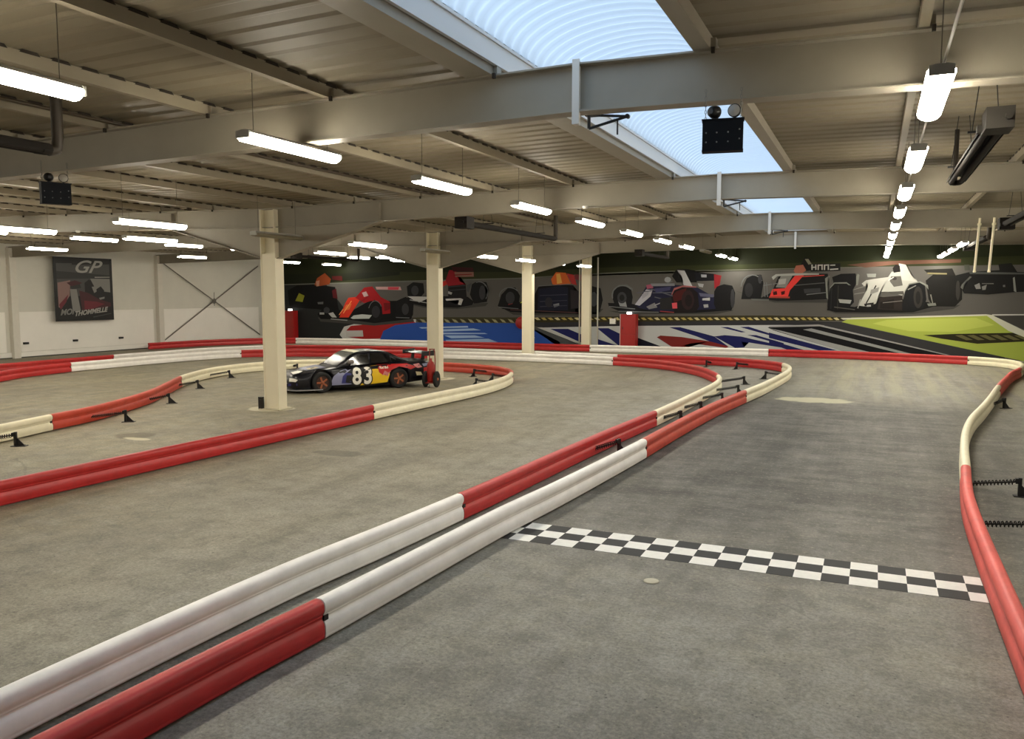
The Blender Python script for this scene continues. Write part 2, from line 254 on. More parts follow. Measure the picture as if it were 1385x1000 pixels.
  ((188,150,150), [(-25.61,3.16),(-23.99,3.16),(-23.91,2.97),(-25.54,3.01)]),
  ((190,66,80), [(-24.79,3.15),(-24.06,3.14),(-24.12,2.99),(-24.8,3.0)]),
  ((170,170,170), [(-28.86,1.64),(-28.53,1.71),(-28.28,1.41),(-28.61,1.41)]),
  ((176,180,178), [(-27.32,1.39),(-27.1,1.54),(-26.54,1.61),(-25.88,1.57),(-26.06,1.37),(-27.18,1.34)]),
  ((150,150,150), [(-29.48,1.69),(-29.15,1.69),(-29.15,1.57),(-29.47,1.57)]),
  ((20,20,22), [(-23.57,3.17),(-23.17,3.4),(-22.52,3.34),(-22.46,2.83),(-22.72,2.55),(-23.51,2.55)]),
  ((18,18,20), [(-23.58,2.55),(-22.2,2.66),(-19.81,2.61),(-19.44,2.34),(-19.56,2.17),(-20.43,2.03),(-22.41,2.07),(-23.45,2.26)]),
  ((20,20,22), [(-19.68,2.72),(-19.56,3.27),(-19.25,3.44),(-18.7,3.37),(-18.55,2.94),(-18.68,2.34),(-19.44,2.25)]),
  ((70,72,74), [(-19.86,3.21),(-19.56,3.37),(-19.62,3.21),(-19.77,2.83),(-19.87,2.94)]),
  ((178,44,38), [(-22.24,2.44),(-22.07,2.94),(-21.88,3.22),(-21.11,3.49),(-20.8,3.38),(-21.3,3.16),(-21.89,2.27),(-22.18,2.24)]),
  ((140,26,36), [(-21.14,3.49),(-20.92,4.04),(-20.54,4.01),(-20.3,3.43),(-19.93,3.27),(-20.99,3.16)]),
  ((26,24,26), [(-20.99,3.19),(-19.93,3.27),(-19.87,2.55),(-20.43,2.33),(-20.99,2.61)]),
  ((132,92,82), [(-20.61,3.93),(-19.46,3.92),(-19.44,3.67),(-20.54,3.66)]),
  ((60,22,24), [(-20.79,4.21),(-19.49,4.14),(-19.46,3.95),(-20.67,3.96)]),
  ((178,178,178), [(-23.54,2.63),(-22.27,2.61),(-22.24,2.52),(-22.79,2.3),(-23.18,2.44)]),
  ((182,182,182), [(-21.15,2.5),(-20.24,2.53),(-20.09,2.47),(-20.21,2.17),(-20.4,2.19),(-20.33,2.44),(-21.12,2.4)]),
  ((150,150,150), [(-20.99,2.91),(-20.74,2.83),(-20.8,2.72),(-20.99,2.77)]),
  ((20,20,22), [(-18.05,2.13),(-17.84,2.72),(-17.45,3.09),(-17.04,3.09),(-16.78,2.67),(-16.86,2.05),(-17.75,1.97)]),
  ((110,40,40), [(-17.45,2.24),(-17.22,2.35),(-17.16,2.08),(-17.39,2.02)]),
  ((18,18,22), [(-17.92,2.06),(-16.08,2.52),(-15.75,3.13),(-14.7,3.27),(-13.87,3.19),(-13.74,1.75),(-12.5,2.02),(-12.57,1.76),(-15.83,1.77),(-17.32,1.83)]),
  ((26,28,44), [(-15.75,3.01),(-14.62,3.16),(-14.14,3.08),(-14.14,1.93),(-15.79,1.92)]),
  ((176,190,60), [(-16.78,2.29),(-16.24,2.75),(-16.08,2.75),(-16.07,2.3)]),
  ((188,92,44), [(-15.06,3.5),(-14.8,3.85),(-14.27,3.82),(-13.99,3.27),(-14.56,3.2),(-14.98,3.24)]),
  ((210,160,80), [(-14.78,3.76),(-14.58,3.79),(-14.46,3.31),(-14.74,3.27)]),
  ((160,50,50), [(-14.23,3.79),(-13.95,3.27),(-13.67,3.19),(-13.83,3.71)]),
  ((112,52,56), [(-13.79,3.73),(-13.09,3.74),(-13.09,3.34),(-13.79,3.49)]),
  ((20,20,22), [(-13.28,2.97),(-12.89,3.15),(-12.43,3.04),(-12.31,2.46),(-12.46,1.87),(-13.19,1.87)]),
  ((120,122,128), [(-14.94,2.23),(-14.62,2.3),(-14.61,2.15),(-14.89,2.08)]),
  ((40,36,40), [(-14.02,2.97),(-13.28,2.86),(-13.27,2.09),(-13.98,2.01)]),
  ((96,98,98), [(-11.86,2.61),(-11.78,2.98),(-11.51,3.2),(-11.09,3.22),(-10.78,3.01),(-10.81,2.88),(-11.16,3.11),(-11.51,3.1),(-11.72,2.88),(-11.78,2.57)]),
  ((20,20,22), [(-11.82,2.57),(-11.75,2.91),(-11.51,3.14),(-11.16,3.15),(-10.87,2.96),(-10.79,2.61),(-10.83,2.27),(-11.71,2.27)]),
  ((16,16,20), [(-12.04,2.32),(-10.8,2.27),(-9.43,2.01),(-6.8,2.1),(-5.97,2.01),(-7.83,1.86),(-9.49,1.84),(-11.5,1.93),(-12.0,2.13)]),
  ((30,31,54), [(-10.66,2.24),(-10.13,3.11),(-8.78,3.2),(-7.66,3.06),(-6.87,2.61),(-6.8,2.06),(-9.43,1.88),(-10.45,2.07)]),
  ((168,168,178), [(-10.68,2.24),(-10.12,2.98),(-9.82,2.94),(-9.91,2.64),(-10.44,2.19)]),
  ((150,80,100), [(-10.13,3.18),(-9.82,3.24),(-9.78,3.04),(-10.09,3.0)]),
  ((120,122,130), [(-9.92,3.26),(-8.75,3.26),(-8.74,3.14),(-9.85,3.13)]),
  ((18,18,20), [(-8.88,3.6),(-8.67,3.93),(-8.13,3.93),(-7.77,3.85),(-7.69,3.3),(-8.65,3.3)]),
  ((176,176,182), [(-8.64,3.89),(-8.29,3.86),(-7.89,3.1),(-8.31,3.17),(-8.39,3.56)]),
  ((22,22,28), [(-7.83,3.79),(-6.83,3.68),(-6.83,3.38),(-7.73,3.36)]),
  ((140,142,150), [(-7.51,3.67),(-7.25,3.66),(-7.25,3.53),(-7.49,3.54)]),
  ((128,34,40), [(-6.91,3.68),(-6.56,3.61),(-6.63,3.19),(-6.87,2.99)]),
  ((150,90,90), [(-8.9,2.74),(-8.77,3.04),(-8.31,3.17),(-7.72,3.1),(-7.72,3.06),(-8.31,3.08),(-8.69,2.95),(-8.82,2.69)]),
  ((27,22,24), [(-8.9,2.61),(-8.76,2.93),(-8.38,3.08),(-7.92,3.04),(-7.64,2.81),(-7.56,2.16),(-7.76,1.88),(-8.75,1.88)]),
  ((70,26,26), [(-8.83,2.68),(-8.67,2.87),(-8.18,3.04),(-8.24,2.55),(-8.76,2.35)]),
  ((206,82,92), [(-8.97,2.31),(-8.62,2.35),(-8.6,2.07),(-8.92,2.06)]),
  ((20,20,22), [(-6.88,2.87),(-6.76,3.1),(-6.44,3.21),(-6.06,3.14),(-5.92,2.81),(-5.94,2.3),(-6.08,1.99),(-6.76,2.0),(-6.88,2.29)]),
  ((64,66,70), [(-6.11,2.87),(-5.96,2.81),(-5.98,2.36),(-6.1,2.23)]),
  ((146,148,152), [(-7.66,3.26),(-7.37,3.22),(-7.41,3.06),(-7.59,3.1)]),
  ((170,172,172), [(-7.42,2.55),(-7.07,2.59),(-7.07,2.45),(-7.42,2.46)]),
  ((150,152,152), [(-7.37,2.26),(-7.15,2.28),(-7.13,2.13),(-7.33,2.11)]),
  ((128,130,132), [(-11.52,2.39),(-11.14,2.39),(-11.07,2.12),(-11.43,2.16)]),
  ((120,120,124), [(-10.11,2.14),(-9.7,2.34),(-9.56,2.11),(-9.97,2.02)]),
  ((20,20,22), [(-5.64,2.52),(-5.56,3.13),(-5.42,3.47),(-5.14,3.62),(-4.77,3.63),(-4.67,3.25),(-4.77,2.52)]),
  ((24,24,25), [(-4.84,2.54),(-4.3,2.83),(-4.02,3.55),(-3.42,3.66),(-1.94,3.65),(-1.86,2.52),(-4.04,2.44)]),
  ((206,58,54), [(-4.38,2.64),(-4.27,2.98),(-3.73,3.01),(-3.33,3.56),(-2.88,3.66),(-3.52,2.92),(-3.6,2.61)]),
  ((116,116,114), [(-4.13,3.06),(-3.91,3.59),(-3.41,3.6),(-3.7,3.03)]),
  ((150,152,148), [(-4.32,3.52),(-4.14,3.65),(-3.25,3.69),(-2.31,3.67),(-2.31,3.61),(-4.08,3.56),(-4.25,3.39)]),
  ((24,22,22), [(-3.11,4.0),(-2.94,4.37),(-2.68,4.31),(-2.58,3.81),(-2.88,3.78)]),
  ((152,92,76), [(-3.38,3.79),(-3.29,4.02),(-2.99,4.06),(-2.85,3.81),(-3.01,3.68),(-3.3,3.68)]),
  ((120,118,100), [(-2.92,4.31),(-2.77,4.31),(-2.63,4.09),(-2.76,4.06)]),
  ((26,26,26), [(-2.73,4.08),(-1.44,4.1),(-1.43,3.77),(-2.66,3.75)]),
  ((170,170,166), [(-2.64,4.06),(-2.58,4.06),(-2.58,3.82),(-2.63,3.82)]),
  ((170,170,166), [(-2.64,3.96),(-2.44,3.97),(-2.44,3.92),(-2.64,3.91)]),
  ((170,170,166), [(-2.48,4.05),(-2.43,4.06),(-2.42,3.83),(-2.47,3.82)]),
  ((170,170,166), [(-2.38,4.05),(-2.32,4.06),(-2.32,3.82),(-2.37,3.81)]),
  ((170,170,166), [(-2.38,4.05),(-2.16,4.06),(-2.16,4.01),(-2.38,4.0)]),
  ((170,170,166), [(-2.22,4.05),(-2.17,4.05),(-2.16,3.82),(-2.21,3.82)]),
  ((170,170,166), [(-2.12,4.05),(-2.06,4.05),(-2.06,3.82),(-2.11,3.81)]),
  ((170,170,166), [(-2.12,4.05),(-1.9,4.06),(-1.9,4.01),(-2.12,4.0)]),
  ((170,170,166), [(-1.96,4.05),(-1.91,4.05),(-1.9,3.82),(-1.95,3.81)]),
  ((170,170,166), [(-1.86,4.04),(-1.65,4.05),(-1.65,4.0),(-1.86,4.0)]),
  ((170,170,166), [(-1.86,3.86),(-1.52,3.88),(-1.52,3.83),(-1.86,3.81)]),
  ((150,60,50), [(-4.41,2.65),(-3.51,2.64),(-3.51,2.56),(-4.41,2.58)]),
  ((116,118,112), [(-2.05,3.44),(-1.89,3.57),(-1.85,3.53),(-1.95,3.25),(-1.89,2.52),(-1.96,2.57)]),
  ((20,20,22), [(-1.76,3.5),(-1.4,3.64),(-0.81,3.65),(-0.71,3.31),(-0.92,2.88),(-1.66,3.13)]),
  ((116,118,112), [(-0.78,3.52),(-0.72,3.64),(-0.65,3.58),(-0.7,3.13),(-0.77,3.13)]),
  ((18,17,17), [(-1.94,2.06),(-1.69,2.27),(-0.78,2.19),(0.2,2.64),(2.08,2.41),(2.35,2.25),(1.52,1.98),(1.09,1.96),(-1.56,1.96)]),
  ((120,122,116), [(-1.89,2.4),(-1.83,3.04),(-1.67,3.26),(-1.16,3.27),(-0.98,3.13),(-1.1,3.15),(-1.63,3.16),(-1.77,2.95),(-1.82,2.37)]),
  ((20,20,22), [(-1.91,2.37),(-1.83,3.0),(-1.65,3.21),(-1.15,3.21),(-0.9,2.99),(-0.83,2.4),(-1.11,2.03),(-1.9,2.03)]),
  ((24,23,22), [(1.94,3.32),(2.29,3.65),(3.07,3.52),(3.3,3.11),(3.33,2.53),(3.08,2.23),(2.25,2.23),(2.08,2.53)]),
  ((168,168,162), [(-0.64,2.25),(-0.36,2.88),(-0.29,3.09),(-0.45,3.09),(-0.55,3.21),(-0.38,3.35),(-0.05,3.41),(0.49,3.48),(0.62,3.71),(1.02,3.68),(1.57,3.38),(1.74,3.11),(1.27,2.99),(1.06,2.69),(0.52,2.85),(0.19,2.85),(0.05,2.34),(-0.34,2.21)]),
  ((90,88,84), [(0.6,3.51),(0.98,3.52),(1.07,3.12),(0.73,3.06),(0.56,3.3)]),
  ((182,180,174), [(0.88,4.06),(1.15,4.0),(1.36,3.59),(1.6,3.28),(1.04,3.34),(0.94,3.71)]),
  ((24,20,20), [(0.65,3.86),(0.77,4.02),(0.92,3.96),(0.96,3.71),(0.7,3.66)]),
  ((38,32,30), [(0.2,2.61),(1.06,2.69),(1.15,2.04),(0.11,2.1)]),
  ((120,122,116), [(1.1,2.35),(1.15,2.89),(1.31,3.2),(1.73,3.29),(2.03,3.13),(2.06,2.94),(1.95,3.08),(1.73,3.21),(1.37,3.12),(1.22,2.82)]),
  ((20,20,22), [(1.08,2.34),(1.17,2.85),(1.32,3.15),(1.71,3.24),(1.92,3.11),(2.0,2.53),(1.91,2.18),(1.52,2.0),(1.09,2.02)]),
  ((150,152,148), [(-1.47,2.53),(-0.93,2.49),(-0.98,2.33),(-1.41,2.37)]),
  ((30,28,28), [(-0.42,2.33),(-0.04,2.39),(-0.03,2.25),(-0.39,2.22)]),
  ((150,150,146), [(-0.31,2.28),(-0.15,2.29),(-0.14,2.21),(-0.31,2.2)]),
  ((78,76,72), [(0.52,2.85),(1.11,2.88),(1.14,2.73),(0.63,2.75)]),
  ((110,112,106), [(2.03,2.35),(2.35,2.38),(2.38,2.27),(2.09,2.24)]),
  ((128,122,86), [(1.98,3.67),(2.76,3.62),(2.76,3.56),(1.98,3.61)]),
  ((26,26,26), [(3.01,3.52),(3.57,3.67),(4.62,3.73),(4.57,3.97),(5.03,4.01),(5.25,3.65),(6.27,3.59),(6.31,2.88),(5.21,2.83),(4.25,2.73),(3.39,2.78),(3.26,3.18)]),
  ((76,78,76), [(3.52,3.68),(5.87,3.6),(5.87,3.54),(3.57,3.58)]),
  ((96,98,94), [(3.25,3.03),(3.29,3.15),(3.57,3.49),(3.64,3.46),(3.35,3.13),(3.34,2.93)]),
  ((120,120,118), [(3.75,3.12),(3.93,3.21),(3.99,2.97),(3.82,2.96)]),
  ((110,110,108), [(4.02,3.06),(4.2,3.14),(4.16,2.93),(4.05,2.92)]),
  ((96,96,94), [(4.02,3.2),(4.44,3.2),(4.44,3.16),(4.02,3.17)]),
  ((90,90,88), [(4.77,3.12),(4.85,3.13),(4.86,3.04),(4.78,3.04)]),
  ((122,124,120), [(5.11,3.41),(5.17,3.45),(5.26,2.83),(5.17,2.87)]),
  ((70,72,66), [(3.34,3.96),(3.53,3.97),(3.56,3.74),(3.37,3.73)]),
  ((30,28,26), [(1.85,3.78),(2.91,3.82),(3.05,3.52),(2.04,3.58)]),
  ((116,110,80), [(1.99,3.66),(2.72,3.63),(2.72,3.57),(2.01,3.59)]),
  ((104,106,108), [(-11.83,2.52),(-11.86,2.65),(-11.85,2.79),(-11.8,2.92),(-11.71,3.04),(-11.58,3.12),(-11.44,3.17),(-11.28,3.19),(-11.13,3.16),(-10.99,3.1),(-10.87,3.01),(-10.91,2.98),(-11.02,3.06),(-11.15,3.12),(-11.29,3.14),(-11.43,3.13),(-11.56,3.08),(-11.67,3.0),(-11.75,2.9),(-11.8,2.78),(-11.81,2.66),(-11.78,2.53)]),
  ((52,53,56), [(-11.09,2.57),(-11.11,2.45),(-11.18,2.35),(-11.27,2.3),(-11.38,2.3),(-11.48,2.35),(-11.54,2.45),(-11.57,2.57),(-11.55,2.7),(-11.48,2.8),(-11.39,2.85),(-11.28,2.85),(-11.19,2.8),(-11.12,2.7)]),
  ((26,26,28), [(-11.2,2.57),(-11.22,2.5),(-11.25,2.45),(-11.3,2.42),(-11.36,2.42),(-11.41,2.45),(-11.44,2.5),(-11.46,2.57),(-11.45,2.64),(-11.41,2.7),(-11.36,2.73),(-11.3,2.73),(-11.25,2.7),(-11.22,2.64)]),
  ((44,30,32), [(-7.8,2.47),(-7.83,2.26),(-7.91,2.1),(-8.03,2.01),(-8.16,2.01),(-8.28,2.1),(-8.37,2.26),(-8.41,2.47),(-8.38,2.67),(-8.3,2.84),(-8.18,2.93),(-8.04,2.93),(-7.92,2.84),(-7.84,2.67)]),
  ((30,24,26), [(-7.9,2.44),(-7.91,2.32),(-7.96,2.22),(-8.03,2.16),(-8.1,2.16),(-8.17,2.22),(-8.22,2.32),(-8.24,2.44),(-8.23,2.57),(-8.18,2.67),(-8.11,2.72),(-8.04,2.72),(-7.97,2.67),(-7.92,2.57)]),
  ((52,53,56), [(-5.94,2.54),(-5.94,2.34),(-5.97,2.19),(-6.0,2.1),(-6.04,2.1),(-6.08,2.19),(-6.11,2.34),(-6.13,2.54),(-6.12,2.73),(-6.1,2.89),(-6.07,2.98),(-6.02,2.98),(-5.98,2.89),(-5.95,2.73)]),
  ((84,86,96), [(-9.89,2.97),(-8.84,2.64),(-8.83,2.69),(-9.88,3.02)]),
  ((84,86,96), [(-9.81,2.79),(-8.85,2.8),(-8.85,2.85),(-9.81,2.83)]),
  ((84,86,96), [(-9.71,2.59),(-8.9,2.39),(-8.89,2.44),(-9.7,2.63)]),
  ((84,86,96), [(-10.6,2.79),(-9.85,2.89),(-9.85,2.93),(-10.61,2.83)]),
  ((104,106,108), [(-11.5,1.89),(-9.49,1.86),(-9.49,1.9),(-11.5,1.93)]),
  ((104,106,108), [(-11.99,2.12),(-10.66,2.01),(-10.66,2.05),(-11.98,2.16)]),
  ((150,60,60), [(-9.43,1.91),(-8.75,1.86),(-8.75,1.9),(-9.42,1.95)]),
  ((150,152,156), [(-8.92,3.44),(-8.94,3.38),(-8.98,3.33),(-9.04,3.31),(-9.12,3.31),(-9.18,3.33),(-9.23,3.38),(-9.24,3.44),(-9.23,3.49),(-9.18,3.54),(-9.12,3.57),(-9.05,3.56),(-8.98,3.54),(-8.94,3.49)]),
  ((104,106,108), [(-8.86,3.39),(-9.19,3.26),(-9.17,3.22),(-8.84,3.35)]),
  ((84,86,108), [(-7.59,2.81),(-6.88,2.73),(-6.91,2.6),(-7.52,2.64)]),
  ((60,62,96), [(-9.72,3.01),(-8.91,3.11),(-8.97,2.94),(-9.64,2.81)]),
  ((150,152,160), [(-9.69,2.19),(-9.02,2.46),(-9.04,2.5),(-9.71,2.23)]),
  ((150,150,158), [(-10.33,2.74),(-9.99,2.88),(-10.01,2.71),(-10.32,2.51)]),
  ((38,38,40), [(-9.44,2.54),(-8.9,2.61),(-8.82,2.02),(-9.43,2.01)]),
  ((104,106,108), [(-5.68,3.09),(-5.66,3.24),(-5.62,3.37),(-5.54,3.49),(-5.43,3.58),(-5.31,3.63),(-5.17,3.65),(-5.04,3.63),(-4.91,3.57),(-4.8,3.48),(-4.72,3.37),(-4.76,3.35),(-4.83,3.45),(-4.93,3.53),(-5.05,3.59),(-5.17,3.6),(-5.29,3.59),(-5.41,3.54),(-5.5,3.46),(-5.58,3.35),(-5.62,3.23),(-5.64,3.09)]),
  ((52,53,56), [(-4.74,3.44),(-4.75,3.34),(-4.77,3.27),(-4.81,3.23),(-4.84,3.23),(-4.88,3.27),(-4.9,3.35),(-4.92,3.44),(-4.91,3.53),(-4.89,3.61),(-4.85,3.65),(-4.82,3.65),(-4.78,3.6),(-4.76,3.53)]),
  ((38,38,40), [(-5.12,2.93),(-5.14,2.79),(-5.19,2.68),(-5.26,2.61),(-5.34,2.61),(-5.42,2.68),(-5.47,2.79),(-5.49,2.93),(-5.48,3.08),(-5.43,3.19),(-5.36,3.26),(-5.28,3.26),(-5.2,3.19),(-5.15,3.08)]),
  ((104,106,108), [(-4.66,3.28),(-4.6,2.62),(-4.57,2.62),(-4.63,3.28)]),
  ((104,106,108), [(-4.55,3.28),(-4.49,2.62),(-4.46,2.62),(-4.52,3.28)]),
  ((60,16,16), [(-4.25,2.85),(-4.08,2.89),(-4.05,2.73),(-4.22,2.7)]),
  ((60,16,16), [(-3.9,2.86),(-3.72,2.9),(-3.74,2.74),(-3.87,2.71)]),
  ((150,150,148), [(-4.01,3.42),(-3.68,3.45),(-3.72,3.21),(-4.02,3.18)]),
  ((52,53,56), [(-2.93,2.98),(-2.23,3.02),(-2.21,2.83),(-2.89,2.79)]),
  ((104,106,108), [(-2.8,2.71),(-1.94,2.81),(-1.94,2.84),(-2.81,2.75)]),
  ((76,76,76), [(-3.34,3.12),(-2.06,3.23),(-2.07,3.27),(-3.35,3.16)]),
  ((104,106,108), [(-4.67,3.12),(-4.06,3.22),(-4.07,3.25),(-4.67,3.16)]),
  ((80,80,80), [(-4.33,3.33),(-4.22,2.82),(-4.19,2.83),(-4.29,3.33)]),
  ((92,94,92), [(-5.21,2.54),(-4.41,2.52),(-4.41,2.45),(-5.14,2.46)]),
  ((190,70,62), [(-3.15,3.5),(-2.08,3.57),(-2.08,3.6),(-3.15,3.54)]),
  ((44,42,40), [(1.86,2.62),(1.85,2.41),(1.81,2.25),(1.74,2.16),(1.66,2.16),(1.58,2.25),(1.53,2.41),(1.5,2.62),(1.51,2.82),(1.55,2.98),(1.62,3.07),(1.7,3.07),(1.78,2.98),(1.83,2.82)]),
  ((28,27,26), [(1.78,2.6),(1.77,2.48),(1.75,2.38),(1.71,2.32),(1.67,2.32),(1.63,2.38),(1.6,2.48),(1.59,2.6),(1.59,2.72),(1.61,2.82),(1.65,2.87),(1.69,2.87),(1.73,2.82),(1.76,2.72)]),
  ((50,48,46), [(3.24,2.91),(3.24,2.73),(3.22,2.58),(3.19,2.5),(3.16,2.5),(3.12,2.58),(3.09,2.73),(3.08,2.91),(3.08,3.09),(3.09,3.23),(3.12,3.31),(3.16,3.31),(3.2,3.23),(3.22,3.09)]),
  ((38,38,40), [(-1.78,3.01),(-1.78,2.09),(-1.75,2.09),(-1.74,3.01)]),
  ((44,42,40), [(-1.51,3.13),(-1.51,2.09),(-1.47,2.09),(-1.47,3.13)]),
  ((30,28,28), [(0.01,3.14),(-0.36,2.36),(-0.32,2.33),(0.05,3.11)]),
  ((134,136,132), [(-0.36,3.63),(0.01,3.63),(0.0,3.48),(-0.32,3.48)]),
  ((120,120,116), [(-0.17,2.94),(0.16,3.05),(0.11,2.85),(-0.2,2.73)]),
  ((26,22,20), [(0.21,2.4),(0.75,2.54),(0.76,2.11),(0.22,2.13)]),
  ((110,108,104), [(0.32,2.36),(1.08,2.45),(1.07,2.48),(0.32,2.39)]),
  ((118,118,114), [(-0.85,2.93),(-0.36,3.09),(-0.37,3.13),(-0.86,2.96)]),
  ((118,118,114), [(-0.83,2.73),(-0.41,2.81),(-0.42,2.84),(-0.84,2.77)]),
  ((118,118,114), [(1.28,2.92),(1.59,3.1),(1.57,3.13),(1.26,2.96)]),
  ((140,140,136), [(-0.65,2.12),(-0.55,2.52),(-0.59,2.53),(-0.69,2.14)]),
  ((120,118,112), [(2.13,2.73),(2.23,2.35),(2.26,2.36),(2.17,2.74)]),
  ((80,78,74), [(-1.63,2.16),(-0.78,2.05),(-0.78,2.09),(-1.63,2.2)]),
  ((60,54,54), [(0.83,3.41),(0.82,3.38),(0.8,3.36),(0.76,3.35),(0.72,3.35),(0.69,3.36),(0.66,3.39),(0.65,3.42),(0.66,3.45),(0.68,3.47),(0.72,3.48),(0.76,3.48),(0.79,3.47),(0.82,3.45)]),
  ((200,198,192), [(0.51,3.33),(0.72,3.46),(0.7,3.49),(0.49,3.36)]),
  ((230,150,90), [(-27.79,1.64),(-27.21,2.35),(-27.25,2.38),(-27.83,1.67)]),
  ((230,150,90), [(-28.08,1.55),(-27.79,1.88),(-27.83,1.9),(-28.12,1.57)]),
  ((44,44,48), [(-25.33,1.76),(-25.36,1.62),(-25.44,1.5),(-25.55,1.43),(-25.67,1.43),(-25.78,1.5),(-25.85,1.61),(-25.88,1.76),(-25.85,1.91),(-25.77,2.02),(-25.66,2.09),(-25.53,2.09),(-25.43,2.03),(-25.35,1.91)]),
  ((104,106,108), [(-26.09,1.97),(-26.03,2.1),(-25.96,2.21),(-25.87,2.3),(-25.77,2.36),(-25.67,2.39),(-25.56,2.38),(-25.45,2.35),(-25.36,2.28),(-25.28,2.19),(-25.22,2.08),(-25.25,2.06),(-25.31,2.17),(-25.38,2.25),(-25.47,2.31),(-25.56,2.35),(-25.66,2.35),(-25.76,2.32),(-25.85,2.27),(-25.93,2.19),(-26.0,2.08),(-26.05,1.96)]),
  ((52,53,56), [(-23.45,1.92),(-23.47,1.78),(-23.54,1.67),(-23.63,1.61),(-23.73,1.61),(-23.82,1.67),(-23.88,1.78),(-23.9,1.92),(-23.88,2.06),(-23.81,2.17),(-23.72,2.23),(-23.62,2.23),(-23.53,2.17),(-23.47,2.06)]),
  ((120,30,34), [(-26.65,2.23),(-26.02,2.64),(-26.05,2.68),(-26.68,2.27)]),
  ((104,106,108), [(-24.28,1.44),(-23.42,1.42),(-23.41,1.46),(-24.28,1.48)]),
  ((150,150,150), [(-28.69,1.3),(-27.54,1.23),(-27.53,1.28),(-28.68,1.34)]),
  ((110,20,24), [(-25.08,2.26),(-24.67,2.26),(-24.68,1.91),(-25.02,1.8)]),
  ((94,96,96), [(-25.47,3.39),(-23.09,3.4),(-23.09,3.43),(-25.47,3.42)]),
  ((52,53,56), [(-28.74,1.82),(-28.77,1.75),(-28.83,1.68),(-28.92,1.65),(-29.02,1.65),(-29.1,1.68),(-29.16,1.74),(-29.18,1.82),(-29.16,1.9),(-29.1,1.96),(-29.01,2.0),(-28.91,2.0),(-28.82,1.96),(-28.76,1.9)]),
  ((52,53,56), [(-22.81,2.94),(-22.84,2.83),(-22.9,2.73),(-23.0,2.68),(-23.1,2.68),(-23.2,2.73),(-23.26,2.83),(-23.28,2.94),(-23.26,3.06),(-23.19,3.16),(-23.1,3.21),(-22.99,3.21),(-22.9,3.16),(-22.83,3.06)]),
  ((104,106,108), [(-19.32,3.39),(-19.18,3.42),(-19.03,3.41),(-18.9,3.37),(-18.78,3.29),(-18.68,3.18),(-18.62,3.05),(-18.59,2.9),(-18.59,2.76),(-18.64,2.62),(-18.71,2.49),(-18.75,2.52),(-18.68,2.63),(-18.64,2.76),(-18.63,2.9),(-18.66,3.03),(-18.72,3.15),(-18.81,3.25),(-18.92,3.33),(-19.04,3.37),(-19.17,3.38),(-19.3,3.35)]),
  ((52,53,56), [(-18.77,2.83),(-18.78,2.66),(-18.84,2.53),(-18.91,2.46),(-18.99,2.46),(-19.06,2.53),(-19.11,2.66),(-19.13,2.83),(-19.11,2.99),(-19.06,3.13),(-18.99,3.2),(-18.91,3.2),(-18.83,3.12),(-18.78,2.99)]),
  ((150,150,150), [(-23.39,2.41),(-22.28,2.25),(-22.27,2.29),(-23.38,2.46)]),
  ((120,30,30), [(-20.67,3.74),(-19.55,3.78),(-19.55,3.82),(-20.67,3.79)]),
  ((52,53,56), [(-20.99,3.11),(-19.92,3.19),(-19.93,3.23),(-20.99,3.16)]),
  ((52,53,56), [(-20.99,2.92),(-19.93,2.99),(-19.93,3.04),(-20.99,2.96)]),
  ((52,53,56), [(-17.07,2.56),(-17.1,2.42),(-17.17,2.31),(-17.28,2.25),(-17.39,2.25),(-17.49,2.31),(-17.57,2.42),(-17.59,2.56),(-17.57,2.7),(-17.49,2.81),(-17.39,2.87),(-17.28,2.87),(-17.17,2.81),(-17.1,2.7)]),
  ((104,106,108), [(-17.98,2.61),(-17.96,2.73),(-17.91,2.84),(-17.82,2.94),(-17.71,3.02),(-17.57,3.08),(-17.43,3.1),(-17.28,3.1),(-17.13,3.07),(-17.0,3.01),(-16.89,2.93),(-16.93,2.9),(-17.03,2.98),(-17.15,3.03),(-17.28,3.06),(-17.42,3.07),(-17.56,3.04),(-17.68,2.99),(-17.79,2.92),(-17.87,2.83),(-17.92,2.72),(-17.94,2.61)]),
  ((104,106,108), [(-17.99,2.05),(-16.86,1.98),(-16.86,2.01),(-17.98,2.09)]),
  ((58,60,74), [(-15.67,2.66),(-14.18,2.71),(-14.18,2.75),(-15.67,2.69)]),
  ((58,60,74), [(-15.66,2.35),(-14.18,2.42),(-14.18,2.45),(-15.67,2.39)]),
  ((58,60,74), [(-15.66,2.09),(-14.18,2.16),(-14.18,2.19),(-15.67,2.13)]),
  ((60,62,66), [(-12.58,2.49),(-12.6,2.34),(-12.65,2.21),(-12.73,2.14),(-12.81,2.14),(-12.89,2.21),(-12.95,2.33),(-12.97,2.49),(-12.95,2.65),(-12.9,2.78),(-12.82,2.85),(-12.73,2.85),(-12.66,2.78),(-12.6,2.65)]),
  ((104,106,108), [(-15.75,3.15),(-14.06,3.23),(-14.07,3.27),(-15.75,3.18)]),
  ((90,60,60), [(-17.32,1.93),(-12.88,1.78),(-12.88,1.81),(-17.32,1.96)]),
  ((44,44,50), [(-14.98,2.34),(-15.0,2.22),(-15.05,2.13),(-15.13,2.08),(-15.22,2.08),(-15.3,2.13),(-15.36,2.22),(-15.38,2.34),(-15.36,2.45),(-15.31,2.54),(-15.22,2.59),(-15.13,2.59),(-15.05,2.54),(-15.0,2.45)]),
]
import bpy, bmesh, math, random
from mathutils import Vector, Matrix
PI = math.pi
S = bpy.context.scene
COL = S.collection
random.seed(7)

# ------------------------------------------------------------------ helpers
def lin(c):
    return tuple(((v/255.0)/12.92 if v/255.0 <= .04045 else ((v/255.0+.055)/1.055)**2.4) for v in c)

